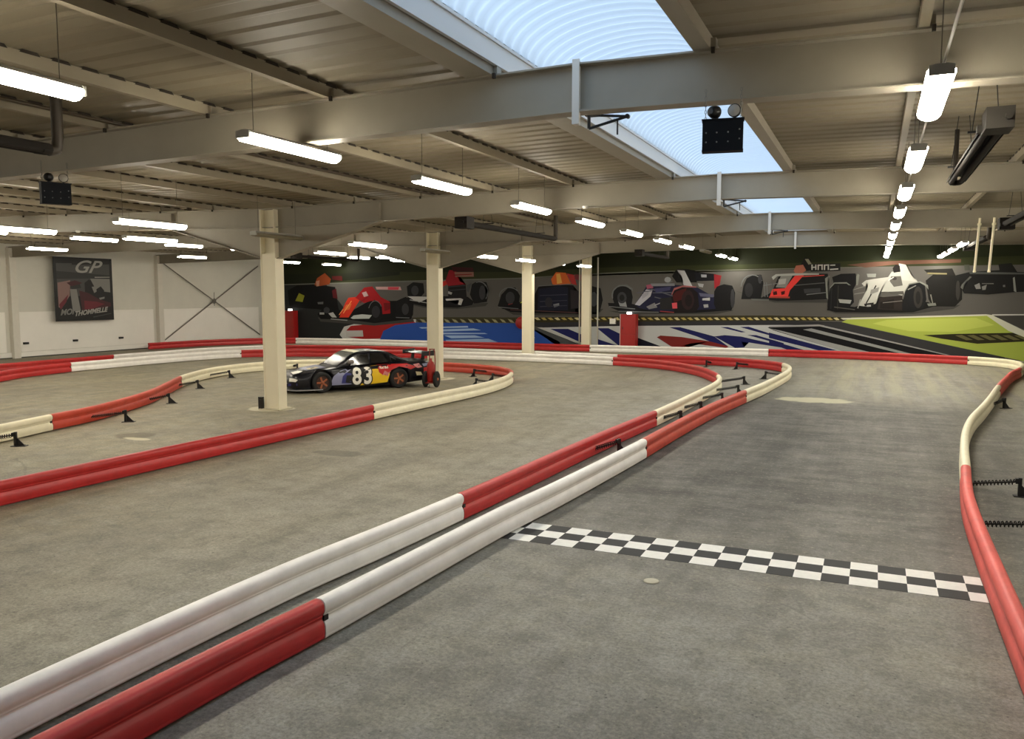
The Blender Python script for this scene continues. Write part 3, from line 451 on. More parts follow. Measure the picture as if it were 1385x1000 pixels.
MATS = {}
def mat(name, rgb, rough=.6, metal=0.0, spec=.5, emit=None, estr=0, coat=0, noise=0, nscale=6, bump=0):
    if name in MATS: return MATS[name]
    m = bpy.data.materials.new(name); m.use_nodes = True
    nt = m.node_tree; b = nt.nodes['Principled BSDF']
    c = lin(rgb) + (1,)
    b.inputs['Base Color'].default_value = c
    b.inputs['Roughness'].default_value = rough
    b.inputs['Metallic'].default_value = metal
    b.inputs['Specular IOR Level'].default_value = spec
    b.inputs['Coat Weight'].default_value = coat
    b.inputs['Coat Roughness'].default_value = .08
    if emit:
        b.inputs['Emission Color'].default_value = tuple(emit) + (1,)
        b.inputs['Emission Strength'].default_value = estr
    if noise or bump:
        tc = nt.nodes.new('ShaderNodeNewGeometry')
        n = nt.nodes.new('ShaderNodeTexNoise'); n.inputs['Scale'].default_value = nscale
        n.inputs['Detail'].default_value = 5; n.inputs['Roughness'].default_value = .65
        nt.links.new(tc.outputs['Position'], n.inputs['Vector'])
        if noise:
            mr = nt.nodes.new('ShaderNodeMapRange')
            mr.inputs['From Min'].default_value = .3; mr.inputs['From Max'].default_value = .7
            mr.inputs['To Min'].default_value = 1-noise; mr.inputs['To Max'].default_value = 1+noise*.4
            nt.links.new(n.outputs['Fac'], mr.inputs['Value'])
            mx = nt.nodes.new('ShaderNodeVectorMath'); mx.operation = 'SCALE'
            mx.inputs[0].default_value = c[:3]
            nt.links.new(mr.outputs['Result'], mx.inputs['Scale'])
            nt.links.new(mx.outputs['Vector'], b.inputs['Base Color'])
        if bump:
            bp = nt.nodes.new('ShaderNodeBump'); bp.inputs['Strength'].default_value = bump
            bp.inputs['Distance'].default_value = .01
            nt.links.new(n.outputs['Fac'], bp.inputs['Height'])
            nt.links.new(bp.outputs['Normal'], b.inputs['Normal'])
    MATS[name] = m
    return m

class MB:
    """collects shapes into one mesh"""
    def __init__(s): s.v = []; s.f = []; s.m = []; s.sm = []
    def add(s, v, f, mi=0, smooth=False):
        o = len(s.v); s.v += [tuple(p) for p in v]
        for q in f: s.f.append(tuple(i+o for i in q)); s.m.append(mi); s.sm.append(smooth)
        return s
    def box(s, c, d, mi=0, M=None):
        x, y, z = c; a, b, e = d[0]/2, d[1]/2, d[2]/2
        v = [Vector((x+i*a, y+j*b, z+k*e)) for i in (-1,1) for j in (-1,1) for k in (-1,1)]
        if M is not None: v = [M @ p for p in v]
        return s.add(v, [(0,1,3,2),(4,6,7,5),(0,4,5,1),(2,3,7,6),(0,2,6,4),(1,5,7,3)], mi)
    def prism(s, pts, axis, a, b, mi=0):
        """pts 2-D polygon, extruded along axis from a to b; axis 'y': pts=(x,z), 'x': pts=(y,z), 'z': pts=(x,y)"""
        def P(p, t):
            return {'y': (p[0], t, p[1]), 'x': (t, p[0], p[1]), 'z': (p[0], p[1], t)}[axis]
        n = len(pts); v = [P(p, a) for p in pts] + [P(p, b) for p in pts]
        f = [tuple(range(n))[::-1], tuple(range(n, 2*n))] + [(i, (i+1) % n, n+(i+1) % n, n+i) for i in range(n)]
        return s.add(v, f, mi)
    def tube(s, pts, r, n=8, mi=0, cap=True, smooth=True):
        pts = [Vector(p) for p in pts]; rs = r if isinstance(r, (list, tuple)) else [r]*len(pts)
        v = []; f = []; up = None
        for i, p in enumerate(pts):
            t = (pts[min(i+1, len(pts)-1)] - pts[max(i-1, 0)]).normalized()
            if up is None:
                up = Vector((0,0,1)) if abs(t.z) < .9 else Vector((1,0,0))
            a = t.cross(up).normalized(); up = a.cross(t).normalized()
            for k in range(n):
                an = 2*PI*k/n; v.append(p + (a*math.cos(an) + up*math.sin(an))*rs[i])
        for i in range(len(pts)-1):
            for k in range(n):
                f.append((i*n+k, i*n+(k+1) % n, (i+1)*n+(k+1) % n, (i+1)*n+k))
        s.add(v, f, mi, smooth)
        if cap:
            m = len(pts)-1
            s.add([v[k] for k in range(n)], [tuple(range(n))[::-1]], mi)
            s.add([v[m*n+k] for k in range(n)], [tuple(range(n))], mi)
        return s
    def cyl(s, a, b, r, n=16, mi=0): return s.tube([a, b], r, n, mi)
    def lathe(s, prof, n=24, mi=0, M=None, smooth=True):
        """prof: (r, z) pairs about the z axis, M places it"""
        v = []; f = []
        for r, z in prof:
            for k in range(n):
                p = Vector((r*math.cos(2*PI*k/n), r*math.sin(2*PI*k/n), z)); v.append(M @ p if M is not None else p)
        for i in range(len(prof)-1):
            for k in range(n): f.append((i*n+k, i*n+(k+1) % n, (i+1)*n+(k+1) % n, (i+1)*n+k))
        s.add(v, f, mi, smooth)
        for i, rev in ((0, True), (len(prof)-1, False)):
            if prof[i][0] > 1e-6:
                ring = [v[i*n+k] for k in range(n)]
                s.add(ring, [tuple(range(n))[::-1] if rev else tuple(range(n))], mi)
        return s
    def mesh(s, name, mats):
        me = bpy.data.meshes.new(name); me.from_pydata(s.v, [], s.f)
        for m in (mats if isinstance(mats, (list, tuple)) else [mats]): me.materials.append(m)
        me.polygons.foreach_set('material_index', s.m)
        me.polygons.foreach_set('use_smooth', s.sm)
        me.update(); return me
    def build(s, name, mats, parent=None, loc=None):
        return link(name, s.mesh(name, mats), parent, loc)

def link(name, me, parent=None, loc=None):
    o = bpy.data.objects.new(name, me); COL.objects.link(o)
    if loc: o.location = loc
    if parent is not None: o.parent = parent
    return o
def tag(o, label=None, cat=None, group=None, kind=None):
    if label: o['label'] = label
    if cat: o['category'] = cat
    if group: o['group'] = group
    if kind: o['kind'] = kind
    return o
def empty(name, loc=(0,0,0), rz=0):
    o = bpy.data.objects.new(name, None); COL.objects.link(o)
    o.location = loc; o.rotation_euler = (0, 0, rz); o.empty_display_size = .2
    return o
def copy_tree(o, parent=None):
    c = o.copy(); COL.objects.link(c)
    if parent is not None: c.parent = parent
    for ch in [q for q in bpy.data.objects if q.parent == o]: copy_tree(ch, c)
    return c
def struct(o, label): return tag(o, label, None, None, 'structure')
def text_polys(body, size, shear=0, bold=0):
    """flat triangulated outline of a word in Blender's built-in font: verts (x, y), faces"""
    cu = bpy.data.curves.new('lettering', 'FONT'); cu.body = body; cu.size = size; cu.shear = shear; cu.offset = bold
    cu.resolution_u = 4
    ob = bpy.data.objects.new('lettering', cu); COL.objects.link(ob)
    dg = bpy.context.evaluated_depsgraph_get()
    me = bpy.data.meshes.new_from_object(ob.evaluated_get(dg))
    v = [tuple(p.co)[:2] for p in me.vertices]; f = [tuple(p.vertices) for p in me.polygons]
    bpy.data.objects.remove(ob); bpy.data.curves.remove(cu); bpy.data.meshes.remove(me)
    return v, f

# ------------------------------------------------------------------ dimensions of the hall
RIDGE, VAL_L, VAL_R, WALL_L, WALL_R = -2.7, -13.05, 7.65, -33.75, 14.0
Y0, YB = -8.0, 38.8
FRAMES = [-0.2, 7.6, 15.4, 23.2, 31.0]
PURL = .13
def beam_top(x):
    """upper edge of the portal beams; the purlins rest on it"""
    if x < VAL_L: d = abs(x - (-23.4))
    elif x > VAL_R: d = max(0, 10.35-(x-VAL_R))
    else: d = abs(x-RIDGE)
    return 4.935 - .018*d
def deck_z(x):
    """underside of the roof deck"""
    return beam_top(x) + PURL + .004

# ------------------------------------------------------------------ materials
M_WHITE = mat('white_steel_paint', (146,138,122), .5, noise=.08, nscale=2)
M_DECK = mat('roof_deck_paint', (130,120,100), .6, noise=.06, nscale=1.2)
M_COLUMN = mat('cream_column_paint', (232,224,198), .5, noise=.04, nscale=1.5)
M_BLACK = mat('black_powder_coat', (18,18,19), .5)
M_RUBBER = mat('black_rubber', (20,20,20), .8)
M_HEAT = mat('dark_heater_steel', (30,25,20), .7, .1, noise=.2, nscale=9, spec=.3)
M_GREY = mat('grey_galvanised', (120,118,112), .45, .5)
M_RED_P = mat('red_barrier_plastic', (186,40,40), .42, noise=.16, nscale=5)
M_RED_O = mat('orange_red_barrier_plastic', (196,66,46), .45, noise=.18, nscale=5)
M_RED_F = mat('sun_faded_red_plastic', (222,92,84), .5, noise=.16, nscale=4)
M_WHT_P = mat('white_barrier_plastic', (242,238,232), .42, noise=.10, nscale=4)
M_WHT_C = mat('cream_barrier_plastic', (238,230,200), .45, noise=.10, nscale=4)
M_LAMP = mat('lamp_diffuser_lit', (255,250,235), .4, emit=(1.0,.93,.78), estr=LAMP)
M_LED = mat('indicator_light', (255,255,255), .4, emit=(1,.97,.9), estr=6)

def floor_material():
    m = bpy.data.materials.new('worn_asphalt_floor'); m.use_nodes = True
    nt = m.node_tree; N = nt.nodes; L = nt.links; b = N['Principled BSDF']
    geo = N.new('ShaderNodeNewGeometry')
    def noise(scale, detail=4, vec=None, rough=.6):
        n = N.new('ShaderNodeTexNoise'); n.inputs['Scale'].default_value = scale
        n.inputs['Detail'].default_value = detail; n.inputs['Roughness'].default_value = rough
        L.new(vec or geo.outputs['Position'], n.inputs['Vector']); return n.outputs['Fac']
    def mapping(sc, rot=0):
        k = N.new('ShaderNodeMapping'); k.inputs['Scale'].default_value = sc; k.inputs['Rotation'].default_value = (0,0,rot)
        L.new(geo.outputs['Position'], k.inputs['Vector']); return k.outputs['Vector']
    def rng(src, a, c, d=0.0, e=1.0):
        r = N.new('ShaderNodeMapRange'); L.new(src, r.inputs['Value'])
        for k, v in zip(('From Min','From Max','To Min','To Max'), (a, c, d, e)): r.inputs[k].default_value = v
        return r.outputs['Result']
    def mix(fac, A, B, mode='MIX'):
        k = N.new('ShaderNodeMix'); k.data_type = 'RGBA'; k.blend_type = mode
        if isinstance(fac, float): k.inputs[0].default_value = fac
        else: L.new(fac, k.inputs[0])
        for i, q in ((6, A), (7, B)):
            if isinstance(q, tuple): k.inputs[i].default_value = q + (1,)
            else: L.new(q, k.inputs[i])
        return k.outputs[2]
    def math_(op, a, c):
        k = N.new('ShaderNodeMath'); k.operation = op
        for i, q in ((0, a), (1, c)):
            if isinstance(q, (int, float)): k.inputs[i].default_value = q
            else: L.new(q, k.inputs[i])
        return k.outputs[0]
    sep = N.new('ShaderNodeSeparateXYZ'); L.new(geo.outputs['Position'], sep.inputs[0])
    X, Y = sep.outputs[0], sep.outputs[1]
    grey, tan, dark = lin(FLOOR_GREY), lin(FLOOR_TAN), lin(FLOOR_DARK)
    # tan dust in the left lanes and island, cooler grey in the right lane
    tanness = math_('ADD', rng(X, -3.0, -11.0), math_('MULTIPLY', math_('SUBTRACT', noise(.25, 3), .5), 1.2))
    c = mix(rng(tanness, .1, 1.0), grey, tan)
    # rubber laid down in the right lane past the start line
    lane = math_('MULTIPLY', rng(X, -4.6, -3.4), rng(X, 3.5, 1.5))
    lane = math_('MULTIPLY', lane, math_('MULTIPLY', rng(Y, 6.5, 11.0), rng(Y, 24.5, 21.0)))
    brush = math_('ADD', math_('MULTIPLY', noise(1.3, 7, mapping((.4, 3.0, 1)), .75), .6), math_('MULTIPLY', noise(1.0, 6, mapping((3.0, .22, 1)), .7), .4))
    blot = noise(.8, 5)
    c = mix(rng(noise(.55, 6, None, .7), .44, .64, 0, .45), c, lin((104,99,92)))
    dk = math_('MULTIPLY', lane, rng(math_('ADD', math_('MULTIPLY', brush, .6), math_('MULTIPLY', blot, .4)),   .38, .56, .4, 1.0))
    # brushed wear along the left lanes
    br2 = noise(1.0, 6, mapping((1.6, .3, 1), .5), .7)
    c = mix(rng(br2, .44, .66, 0, .62), c, lin(FLOOR_DARK2))
    br3 = noise(1.3, 5, mapping((.5, 1.6, 1), .3), .7)
    c = mix(rng(br3, .50, .70, 0, .5), c, lin(FLOOR_PALE))
    c = mix(rng(noise(3.2, 6, None, .75), .46, .66, 0, .5), c, lin((92,88,78)))
    c = mix(rng(noise(2.1, 6, None, .75), .50, .68, 0, .4), c, lin((172,167,150)))
    c = mix(math_('MULTIPLY', dk, .9), c, dark)
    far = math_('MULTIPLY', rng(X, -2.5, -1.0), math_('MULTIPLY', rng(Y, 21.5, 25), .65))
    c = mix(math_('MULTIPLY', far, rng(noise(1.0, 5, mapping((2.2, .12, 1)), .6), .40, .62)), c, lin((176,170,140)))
    # fine aggregate and pores
    c = mix(rng(noise(30, 5, None, .85), .40, .62, .0, .55), c, lin((66,64,56)))
    c = mix(rng(noise(16, 5, None, .85), .54, .68, .0, .5), c, lin((176,170,150)))
    pore = N.new('ShaderNodeTexVoronoi'); pore.inputs['Scale'].default_value = 14; L.new(geo.outputs['Position'], pore.inputs['Vector'])
    c = mix(math_('MULTIPLY', rng(pore.outputs['Distance'], .16, .08), rng(noise(2.2, 3), .46, .6, 0, .8)), c, lin((58,56,50)))
    # hairline cracks
    wob = N.new('ShaderNodeMix'); wob.data_type = 'VECTOR'; wob.inputs[0].default_value = .12
    nz = N.new('ShaderNodeTexNoise'); nz.inputs['Scale'].default_value = 1.4; nz.inputs['Detail'].default_value = 4
    L.new(geo.outputs['Position'], nz.inputs['Vector']); L.new(geo.outputs['Position'], wob.inputs[4]); L.new(nz.outputs['Color'], wob.inputs[5])
    vc = N.new('ShaderNodeTexVoronoi'); vc.feature = 'DISTANCE_TO_EDGE'; vc.inputs['Scale'].default_value = .5
    L.new(wob.outputs[1], vc.inputs['Vector'])
    c = mix(math_('MULTIPLY', rng(vc.outputs['Distance'], .006, .002), rng(noise(.5, 2), .52, .62, 0, .28)), c, lin((60,58,50)))
    # pale scraped patches
    def patch(px, py, ax, ay, k, col, sc=3.0):
        nonlocal c
        dx = math_('DIVIDE', math_('SUBTRACT', X, px), ax); dy = math_('DIVIDE', math_('SUBTRACT', Y, py), ay)
        d = math_('ADD', math_('MULTIPLY', dx, dx), math_('MULTIPLY', dy, dy))
        d = math_('ADD', d, math_('MULTIPLY', math_('SUBTRACT', noise(sc, 5), .5), 1.6))
        c = mix(rng(d, 1.1, .7, 0, k), c, lin(col))
    patch(-1.35, 22.4, .95, .55, .75, (196,190,160))
    patch(-13.1, 11.35, .38, .38, .6, (84,72,54), 2)
    patch(-12.75, 11.1, .35, .12, .7, (205,196,164), 4)
    patch(-13.2, 15.4, .55, .5, .8, (205,198,174), 2)
    patch(-12.9, 23.2, .55, .5, .8, (205,198,174), 2)
    patch(-8.4, 11.5, .5, .25, .5, (72,68,58), 3)
    L.new(c, b.inputs['Base Color'])
    b.inputs['Roughness'].default_value = .62
    b.inputs['Specular IOR Level'].default_value = .35
    bp = N.new('ShaderNodeBump'); bp.inputs['Strength'].default_value = .25; bp.inputs['Distance'].default_value = .006
    L.new(noise(45, 5, None, .75), bp.inputs['Height']); L.new(bp.outputs['Normal'], b.inputs['Normal'])
    return m
M_FLOOR = floor_material()

# ------------------------------------------------------------------ room shell
def box_obj(name, c, d, m, label):
    o = MB().box((0,0,0), d).build(name, m, None, c); return struct(o, label)
CX, CY = (WALL_L+WALL_R)/2, (Y0+YB)/2
LX, LY = WALL_R-WALL_L, YB-Y0
box_obj('floor', (CX, CY, -.1), (LX+.6, LY+.6, .2), M_FLOOR, 'worn grey asphalt floor of the indoor kart hall')

# left wall: upper sheet cladding, lower sandwich panels with joints
M_WALLU = mat('grey_wall_cladding', (218,215,204), .6, noise=.06, nscale=.8)
M_WALLL = mat('pale_wall_panel', (246,242,234), .55, noise=.04, nscale=.8)
wl = MB()
wl.box((WALL_L-.1, CY, 2.6), (.2, LY, 5.2), 0)
for k in range(9):                                                     # ribs of the upper cladding
    wl.box((WALL_L+.012, CY, 2.15+k*.3), (.024, LY, .05), 0)
y = Y0
while y < YB-.2:                                                       # lower panels, one per pilaster bay
    wl.box((WALL_L+.025, y+3.9-.1, 1.12), (.05, 7.3, 1.72), 1); y += 7.8
wl.box((WALL_L+.03, CY, .13), (.06, LY, .22), 1)
struct(wl.build('wall_left', [M_WALLU, M_WALLL]), 'left wall of grey cladding above pale lower panels')
box_obj('wall_right', (WALL_R+.1, CY, 2.6), (.2, LY, 5.2), M_WALLU, 'right side wall of the hall')
box_obj('wall_back', (CX, YB+.1, 2.6), (LX+.4, .2, 5.2), M_WALLU, 'back wall of the hall behind the mural')
box_obj('wall_front', (CX, Y0-.1, 2.6), (LX+.4, .2, 5.2), M_WALLU, 'front wall of the hall behind the camera')
n_trim = [0]
def trim(mb, m, label):
    n_trim[0] += 1
    return struct(mb.build('trim_%d' % n_trim[0], m), label)
pil = MB()
for yy in (-.2, 7.6, 15.4, 23.2, 31.0):                               # wall posts of the portal frames
    pil.box((WALL_L+.12, yy, 2.35), (.24, .30, 4.70), 0)
trim(pil, mat('pilaster_paint', (222,217,205), .5, noise=.05), 'pale wall posts dividing the left wall')
b = MB(); b.box((WALL_L+.045, CY, .02), (.09, LY, .04)); struct(b.build('baseboard_left', mat('dark_skirting', (40,46,40), .6)), 'dark skirting strip along the left wall')

# roof deck: trapezoidal ribs run across the hall; purlins below run along it
DECK_PITCH, DECK_H = .32, .018
def deck_strip(mb, xa, xb, ya, yb):
    za, zb = deck_z(xa+1e-4), deck_z(xb-1e-4); pitch = DECK_PITCH; y = ya; prof = []
    while y < yb:
        for dy, h in ((0, 0), (.055, 0), (.10, DECK_H), (.275, DECK_H)): prof.append((min(y+dy, yb), h))
        y += pitch
    prof.append((yb, 0))
    v = []
    for yy, h in prof: v += [(xa, yy, za+h), (xb, yy, zb+h)]
    mb.add(v, [(2*i, 2*i+1, 2*i+3, 2*i+2) for i in range(len(prof)-1)], 0)
    mb.add([(xa, ya, za+.2), (xb, ya, zb+.2), (xb, yb, zb+.2), (xa, yb, za+.2)], [(0,1,2,3)], 0)
SKY_A, SKY_B, SKX0, SKX1 = -6.0, 31.6, -3.50, -1.57
dk = MB()
deck_strip(dk, WALL_L, -23.4, Y0, YB); deck_strip(dk, -23.4, VAL_L, Y0, YB)
deck_strip(dk, VAL_L, SKX0, Y0, YB); deck_strip(dk, SKX1, VAL_R, Y0, YB); deck_strip(dk, VAL_R, WALL_R, Y0, YB)
deck_strip(dk, SKX0, SKX1, Y0, SKY_A); deck_strip(dk, SKX0, SKX1, SKY_B, YB)
struct(dk.build('ceiling', M_DECK), 'painted steel roof deck with ribs running across the hall')

def purlin(x, w=.08, rib_shade=True):
    mb = MB(); z = beam_top(x); h = PURL; a, c = Y0, YB
    mb.box((x, (a+c)/2, z+h/2), (w, c-a, h))
    for yy in FRAMES:                                                  # cleats bolting the purlin to the beams
        mb.box((x+w/2+.02, yy-.03, z+.05), (.05, .10, .10)); mb.box((x+w/2+.03, yy-.12, z-.02), (.03, .03, .05), 1)
    if rib_shade:                                                           # added dark blocks that put shade into the deck ribs over the purlin
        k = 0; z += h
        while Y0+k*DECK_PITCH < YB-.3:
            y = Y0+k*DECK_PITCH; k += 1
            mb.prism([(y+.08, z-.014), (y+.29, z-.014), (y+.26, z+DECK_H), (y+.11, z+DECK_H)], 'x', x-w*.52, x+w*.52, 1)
    return mb
M_SHADE_CLEAT = mat('rib_shade_and_cleat', (44,36,26), .9)  # for the added rib shade blocks and the dark cleat ends
M_PURL = mat('purlin_paint', (140,130,110), .55, noise=.06, nscale=2)
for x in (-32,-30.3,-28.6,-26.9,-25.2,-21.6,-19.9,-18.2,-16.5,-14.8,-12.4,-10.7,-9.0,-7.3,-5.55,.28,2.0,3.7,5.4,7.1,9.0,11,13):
    trim(purlin(x), [M_PURL, M_SHADE_CLEAT], 'white roof purlin running the length of the hall')
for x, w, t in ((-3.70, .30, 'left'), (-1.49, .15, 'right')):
    trim(purlin(x, w, False), [M_WHITE, M_SHADE_CLEAT], 'white purlin under the %s edge of the skylight' % t)

# skylight: curb and ribbed polycarbonate barrel vault
sk = MB(); zc = deck_z(SKX0)
for x, s in ((SKX0, -1), (SKX1, 1)):
    sk.box((x+s*.02, (SKY_A+SKY_B)/2, zc+.06), (.04, SKY_B-SKY_A, .22))
    sk.box((x+s*.03, (SKY_A+SKY_B)/2, zc+.165), (.10, SKY_B-SKY_A, .03))
xm, half = (SKX0+SKX1)/2, (SKX1-SKX0)/2
for yy in (SKY_A, SKY_B):
    arc = [(xm+half*math.cos(a), zc+.16+.42*math.sin(a)) for a in [PI*k/16 for k in range(17)]]
    sk.prism([(SKX1, zc+.0)]+arc+[(SKX0, zc+.0)], 'y', yy-.02, yy+.02)
win = struct(sk.build('window_1', mat('skylight_curb_paint', (206,204,200), .5)), 'white curb of the long vaulted ridge skylight')
M_POLY = bpy.data.materials.new('ribbed_polycarbonate'); M_POLY.use_nodes = True
nt = M_POLY.node_tree
for n in list(nt.nodes):
    if n.type != 'OUTPUT_MATERIAL': nt.nodes.remove(n)
tr = nt.nodes.new('ShaderNodeBsdfTranslucent'); tr.inputs[0].default_value = (.86,.90,.93,1)
df = nt.nodes.new('ShaderNodeBsdfPrincipled'); df.inputs['Base Color'].default_value = (.82,.86,.9,1); df.inputs['Roughness'].default_value = .35
tp = nt.nodes.new('ShaderNodeBsdfTransparent'); tp.inputs[0].default_value = (.9,.94,1,1)
m1 = nt.nodes.new('ShaderNodeMixShader'); m1.inputs[0].default_value = .18
m2 = nt.nodes.new('ShaderNodeMixShader'); m2.inputs[0].default_value = .25
nt.links.new(tr.outputs[0], m1.inputs[1]); nt.links.new(df.outputs[0], m1.inputs[2])
nt.links.new(m1.outputs[0], m2.inputs[1]); nt.links.new(tp.outputs[0], m2.inputs[2])
nt.links.new(m2.outputs[0], nt.nodes['Material Output'].inputs[0])
RIB = .018
va = MB(); rows = []
y = SKY_A; k = 0
while y < SKY_B:
    rows.append((y, RIB*math.sin(k*PI/3))); y += .035; k += 1
NA = 20; v = []; f = []
for yy, h in rows:
    for a in range(NA+1):
        t = PI*a/NA; v.append((xm+(half+h)*math.cos(t), yy, zc+.17+(.42+h*1.6)*math.sin(t)))
for i in range(len(rows)-1):
    for a in range(NA):
        f.append((i*(NA+1)+a, i*(NA+1)+a+1, (i+1)*(NA+1)+a+1, (i+1)*(NA+1)+a))
va.add(v, f, 0, True)
va.build('skylight_vault', M_POLY, win)

# ------------------------------------------------------------------ portal frames
def beam_mesh(x0, x1, hl, hr):
    """one bay of a frame: I-section following the roof slope, haunched at the columns (hl/hr: haunch at that end)"""
    mb = MB(); D = .42; t = .014; fw = .20
    xs = sorted(set([x0, x1] + ([RIDGE] if x0 < RIDGE < x1 else []) + ([-23.4] if x0 < -23.4 < x1 else [])))
    topz = lambda x: beam_top(min(max(x, x0+1e-3), x1-1e-3)) - .016
    top = [(x, topz(x)) for x in xs]; bot = [(x, topz(x)-D) for x in xs]
    mb.prism(top + bot[::-1], 'y', -t/2, t/2)
    def flange(line, th):
        for a, c in zip(line[:-1], line[1:]):
            mb.prism([a, c, (c[0], c[1]+th), (a[0], a[1]+th)], 'y', -fw/2, fw/2)
    flange(top, .016); flange([(x, z-.016) for x, z in bot], .016)
    for on, xe, s in ((hl, x0, 1), (hr, x1, -1)):
        if on:
            a = (xe+s*.21, topz(xe)-D-.72); c = (xe+s*3.05, topz(xe+s*3.05)-D-.02)
            e = (xe+s*.21, topz(xe)-D)
            mb.prism([a, c, e] if s > 0 else [a, e, c], 'y', -t/2, t/2)
            flange([a, c] if s > 0 else [c, a], -.018)
            mb.box((c[0], 0, c[1]+.2), (.014, fw*.95, .40))
    return mb
PLACE = ['closest to the camera', 'second from the camera', 'third from the camera', 'fourth from the camera', 'fifth from the camera']
NEAR = ['behind the camera', 'nearest the camera', 'second from the camera', 'third from the camera', 'fourth from the camera']
bm_main = beam_mesh(VAL_L+.0, VAL_R-.0, True, True).mesh('roof_beam', M_WHITE)
bm_plain = beam_mesh(VAL_L+.0, VAL_R-.0, False, True).mesh('roof_beam_plain', M_WHITE)
bm_left = beam_mesh(WALL_L, VAL_L, False, True).mesh('roof_beam_left_bay', M_WHITE)
bm_right = beam_mesh(VAL_R, WALL_R, True, False).mesh('roof_beam_right_bay', M_WHITE)
st = MB(); zt = beam_top(RIDGE)
st.box((RIDGE+.02, -.06, zt-.27), (.05, .10, .60)); st.box((RIDGE+.055, -.10, zt-.27), (.02, .02, .60))
st_me = st.mesh('ridge_stiffener', mat('stiffener_paint', (206,200,190), .5))
col_me = None
for i, fy in enumerate(FRAMES):
    for me, nm in ((bm_main, 'under the skylight'), (bm_left, 'over the left bay'), (bm_right, 'over the far right bay')):
        if me is bm_right and i == 0: continue
        o = link('roof_beam', bm_plain if me is bm_main and i < 2 else me, None, (0, fy, 0))
        tag(o, 'white steel roof beam %s, %s of its row' % (nm, NEAR[i]), 'roof beam', 'white roof beams', 'thing')
        if me is bm_main: link('ridge_stiffener', st_me, o)
# columns (H section, flanges facing across the hall)
def column_mesh(h):
    mb = MB()
    for s in (-1, 1): mb.box((s*.20, 0, h/2), (.028, .30, h))
    mb.box((0, 0, h/2), (.38, .016, h))
    mb.box((0, 0, 1.85), (.40, .27, 3.70))
    return mb
base = MB().box((0, 0, .012), (.62, .5, .024)).mesh('base_plate', mat('dusty_base_plate', (188,180,156), .8, noise=.15, nscale=8))
cap = MB()
cap.box((0, -.008, 3.86+.22), (.4, .016, .03))
def column(x, y, label):
    r = empty('steel_column', (x, y, 0)); tag(r, label, 'column', 'cream steel columns', 'thing')
    h = beam_top(x)-.03
    column_mesh(h).build('column_shaft', M_COLUMN, r)
    link('base_plate', base, r)
    return r
column(VAL_L, 15.4, 'nearest cream steel column, standing in front of the nose of the race car')
column(VAL_L, 23.2, 'cream steel column standing behind the tail of the race car')
column(VAL_L, 31.0, 'cream steel column rising from between the double barriers, third from the camera')
column(VAL_L, 38.45, 'farthest cream steel column, against the racing mural beside the red cabinet')
for y in (15.4, 23.2, 31.0): column(VAL_R, y, 'cream steel column of the right hand row outside the picture')
# ------------------------------------------------------------------ kart barriers
HALF = [(.0,.340),(.026,.338),(.046,.328),(.059,.311),(.065,.288),(.065,.262),(.060,.240),(.050,.222),(.044,.212),(.046,.206),(.046,.200),
        (.038,.194),(.036,.188),(.040,.178),(.052,.160),(.062,.138),(.066,.110),(.066,.060),(.062,.050),(.064,.044),(.060,.026),(.044,.016)]
PROF = HALF + [(-x, z) for x, z in HALF[::-1] if x > 0]
def smooth_path(segs):
    """Catmull-Rom through all points of a run of segments; returns dense points with the segment each belongs to"""
    pts = []; marks = [0]
    for c, p in segs:
        q = p if not pts else p[(1 if pts and p[0] == pts[-1] else 0):]
        pts += q; marks.append(len(pts)-1)
    P = [Vector(p) for p in pts]; out = []; idx = []
    for i in range(len(P)-1):
        a, b2, c, d = P[max(i-1, 0)], P[i], P[i+1], P[min(i+2, len(P)-1)]
        n = max(2, int((c-b2).length/.22))
        for k in range(n):
            t = k/n
            out.append(.5*((2*b2) + (c-a)*t + (2*a-5*b2+4*c-d)*t*t + (3*b2-a-3*c+d)*t**3)); idx.append(i+t)
    out.append(P[-1]); idx.append(len(P)-1)
    res = []
    for s in range(len(segs)):
        res.append([o for o, i in zip(out, idx) if marks[s]-1e-6 <= i <= marks[s+1]+1e-6])
    return out, res
def sweep(path, gap=.006):
    n = len(PROF); v = []; f = []
    org = path[len(path)//2]
    m = len(path)
    for i, p in enumerate(path):
        t = (path[min(i+1, m-1)]-path[max(i-1, 0)]).normalized(); nrm = Vector((t.y, -t.x))
        q = p + (t*gap if i == 0 else (-t*gap if i == m-1 else t*0))
        for x, z in PROF: v.append((q.x+nrm.x*x-org.x, q.y+nrm.y*x-org.y, z))
    for i in range(m-1):
        for k in range(n): f.append((i*n+k, i*n+(k+1) % n, (i+1)*n+(k+1) % n, (i+1)*n+k))
    mb = MB(); mb.add(v, f, 0, True)
    for i, rv in ((0, False), (m-1, True)):
        ring = [v[i*n+k] for k in range(n)]
        mb.add(ring, [tuple(range(n))[::-1] if rv else tuple(range(n))], 0)
    return mb, org
BM = {'r': M_RED_P, 'o': M_RED_O, 'f': M_RED_F, 'w': M_WHT_P, 'c': M_WHT_C}
ALLPATH = {}
for run, segs in BARRIERS.items():
    dense, parts = smooth_path([(c, p) for c, p, l in segs])
    ALLPATH[run] = dense
    for (c, p, label), path in zip(segs, parts):
        mb, org = sweep(path)
        o = mb.build('track_barrier', BM[c], None, (org.x, org.y, 0))
        t = (path[1]-path[0]).normalized(); nr2 = Vector((t.y, -t.x))
        for sd in (-1, 1):
            q = path[0]+t*.03+nr2*sd*.043-org
            MB().box((0,0,0), (.05, .018, .045), 0, Matrix.Translation((q.x, q.y, .186)) @ Matrix.Rotation(math.atan2(t.y, t.x), 4, 'Z')).build('joint_clip', M_BLACK, o)
        tag(o, label, 'track barrier', 'red and white kart track barriers')

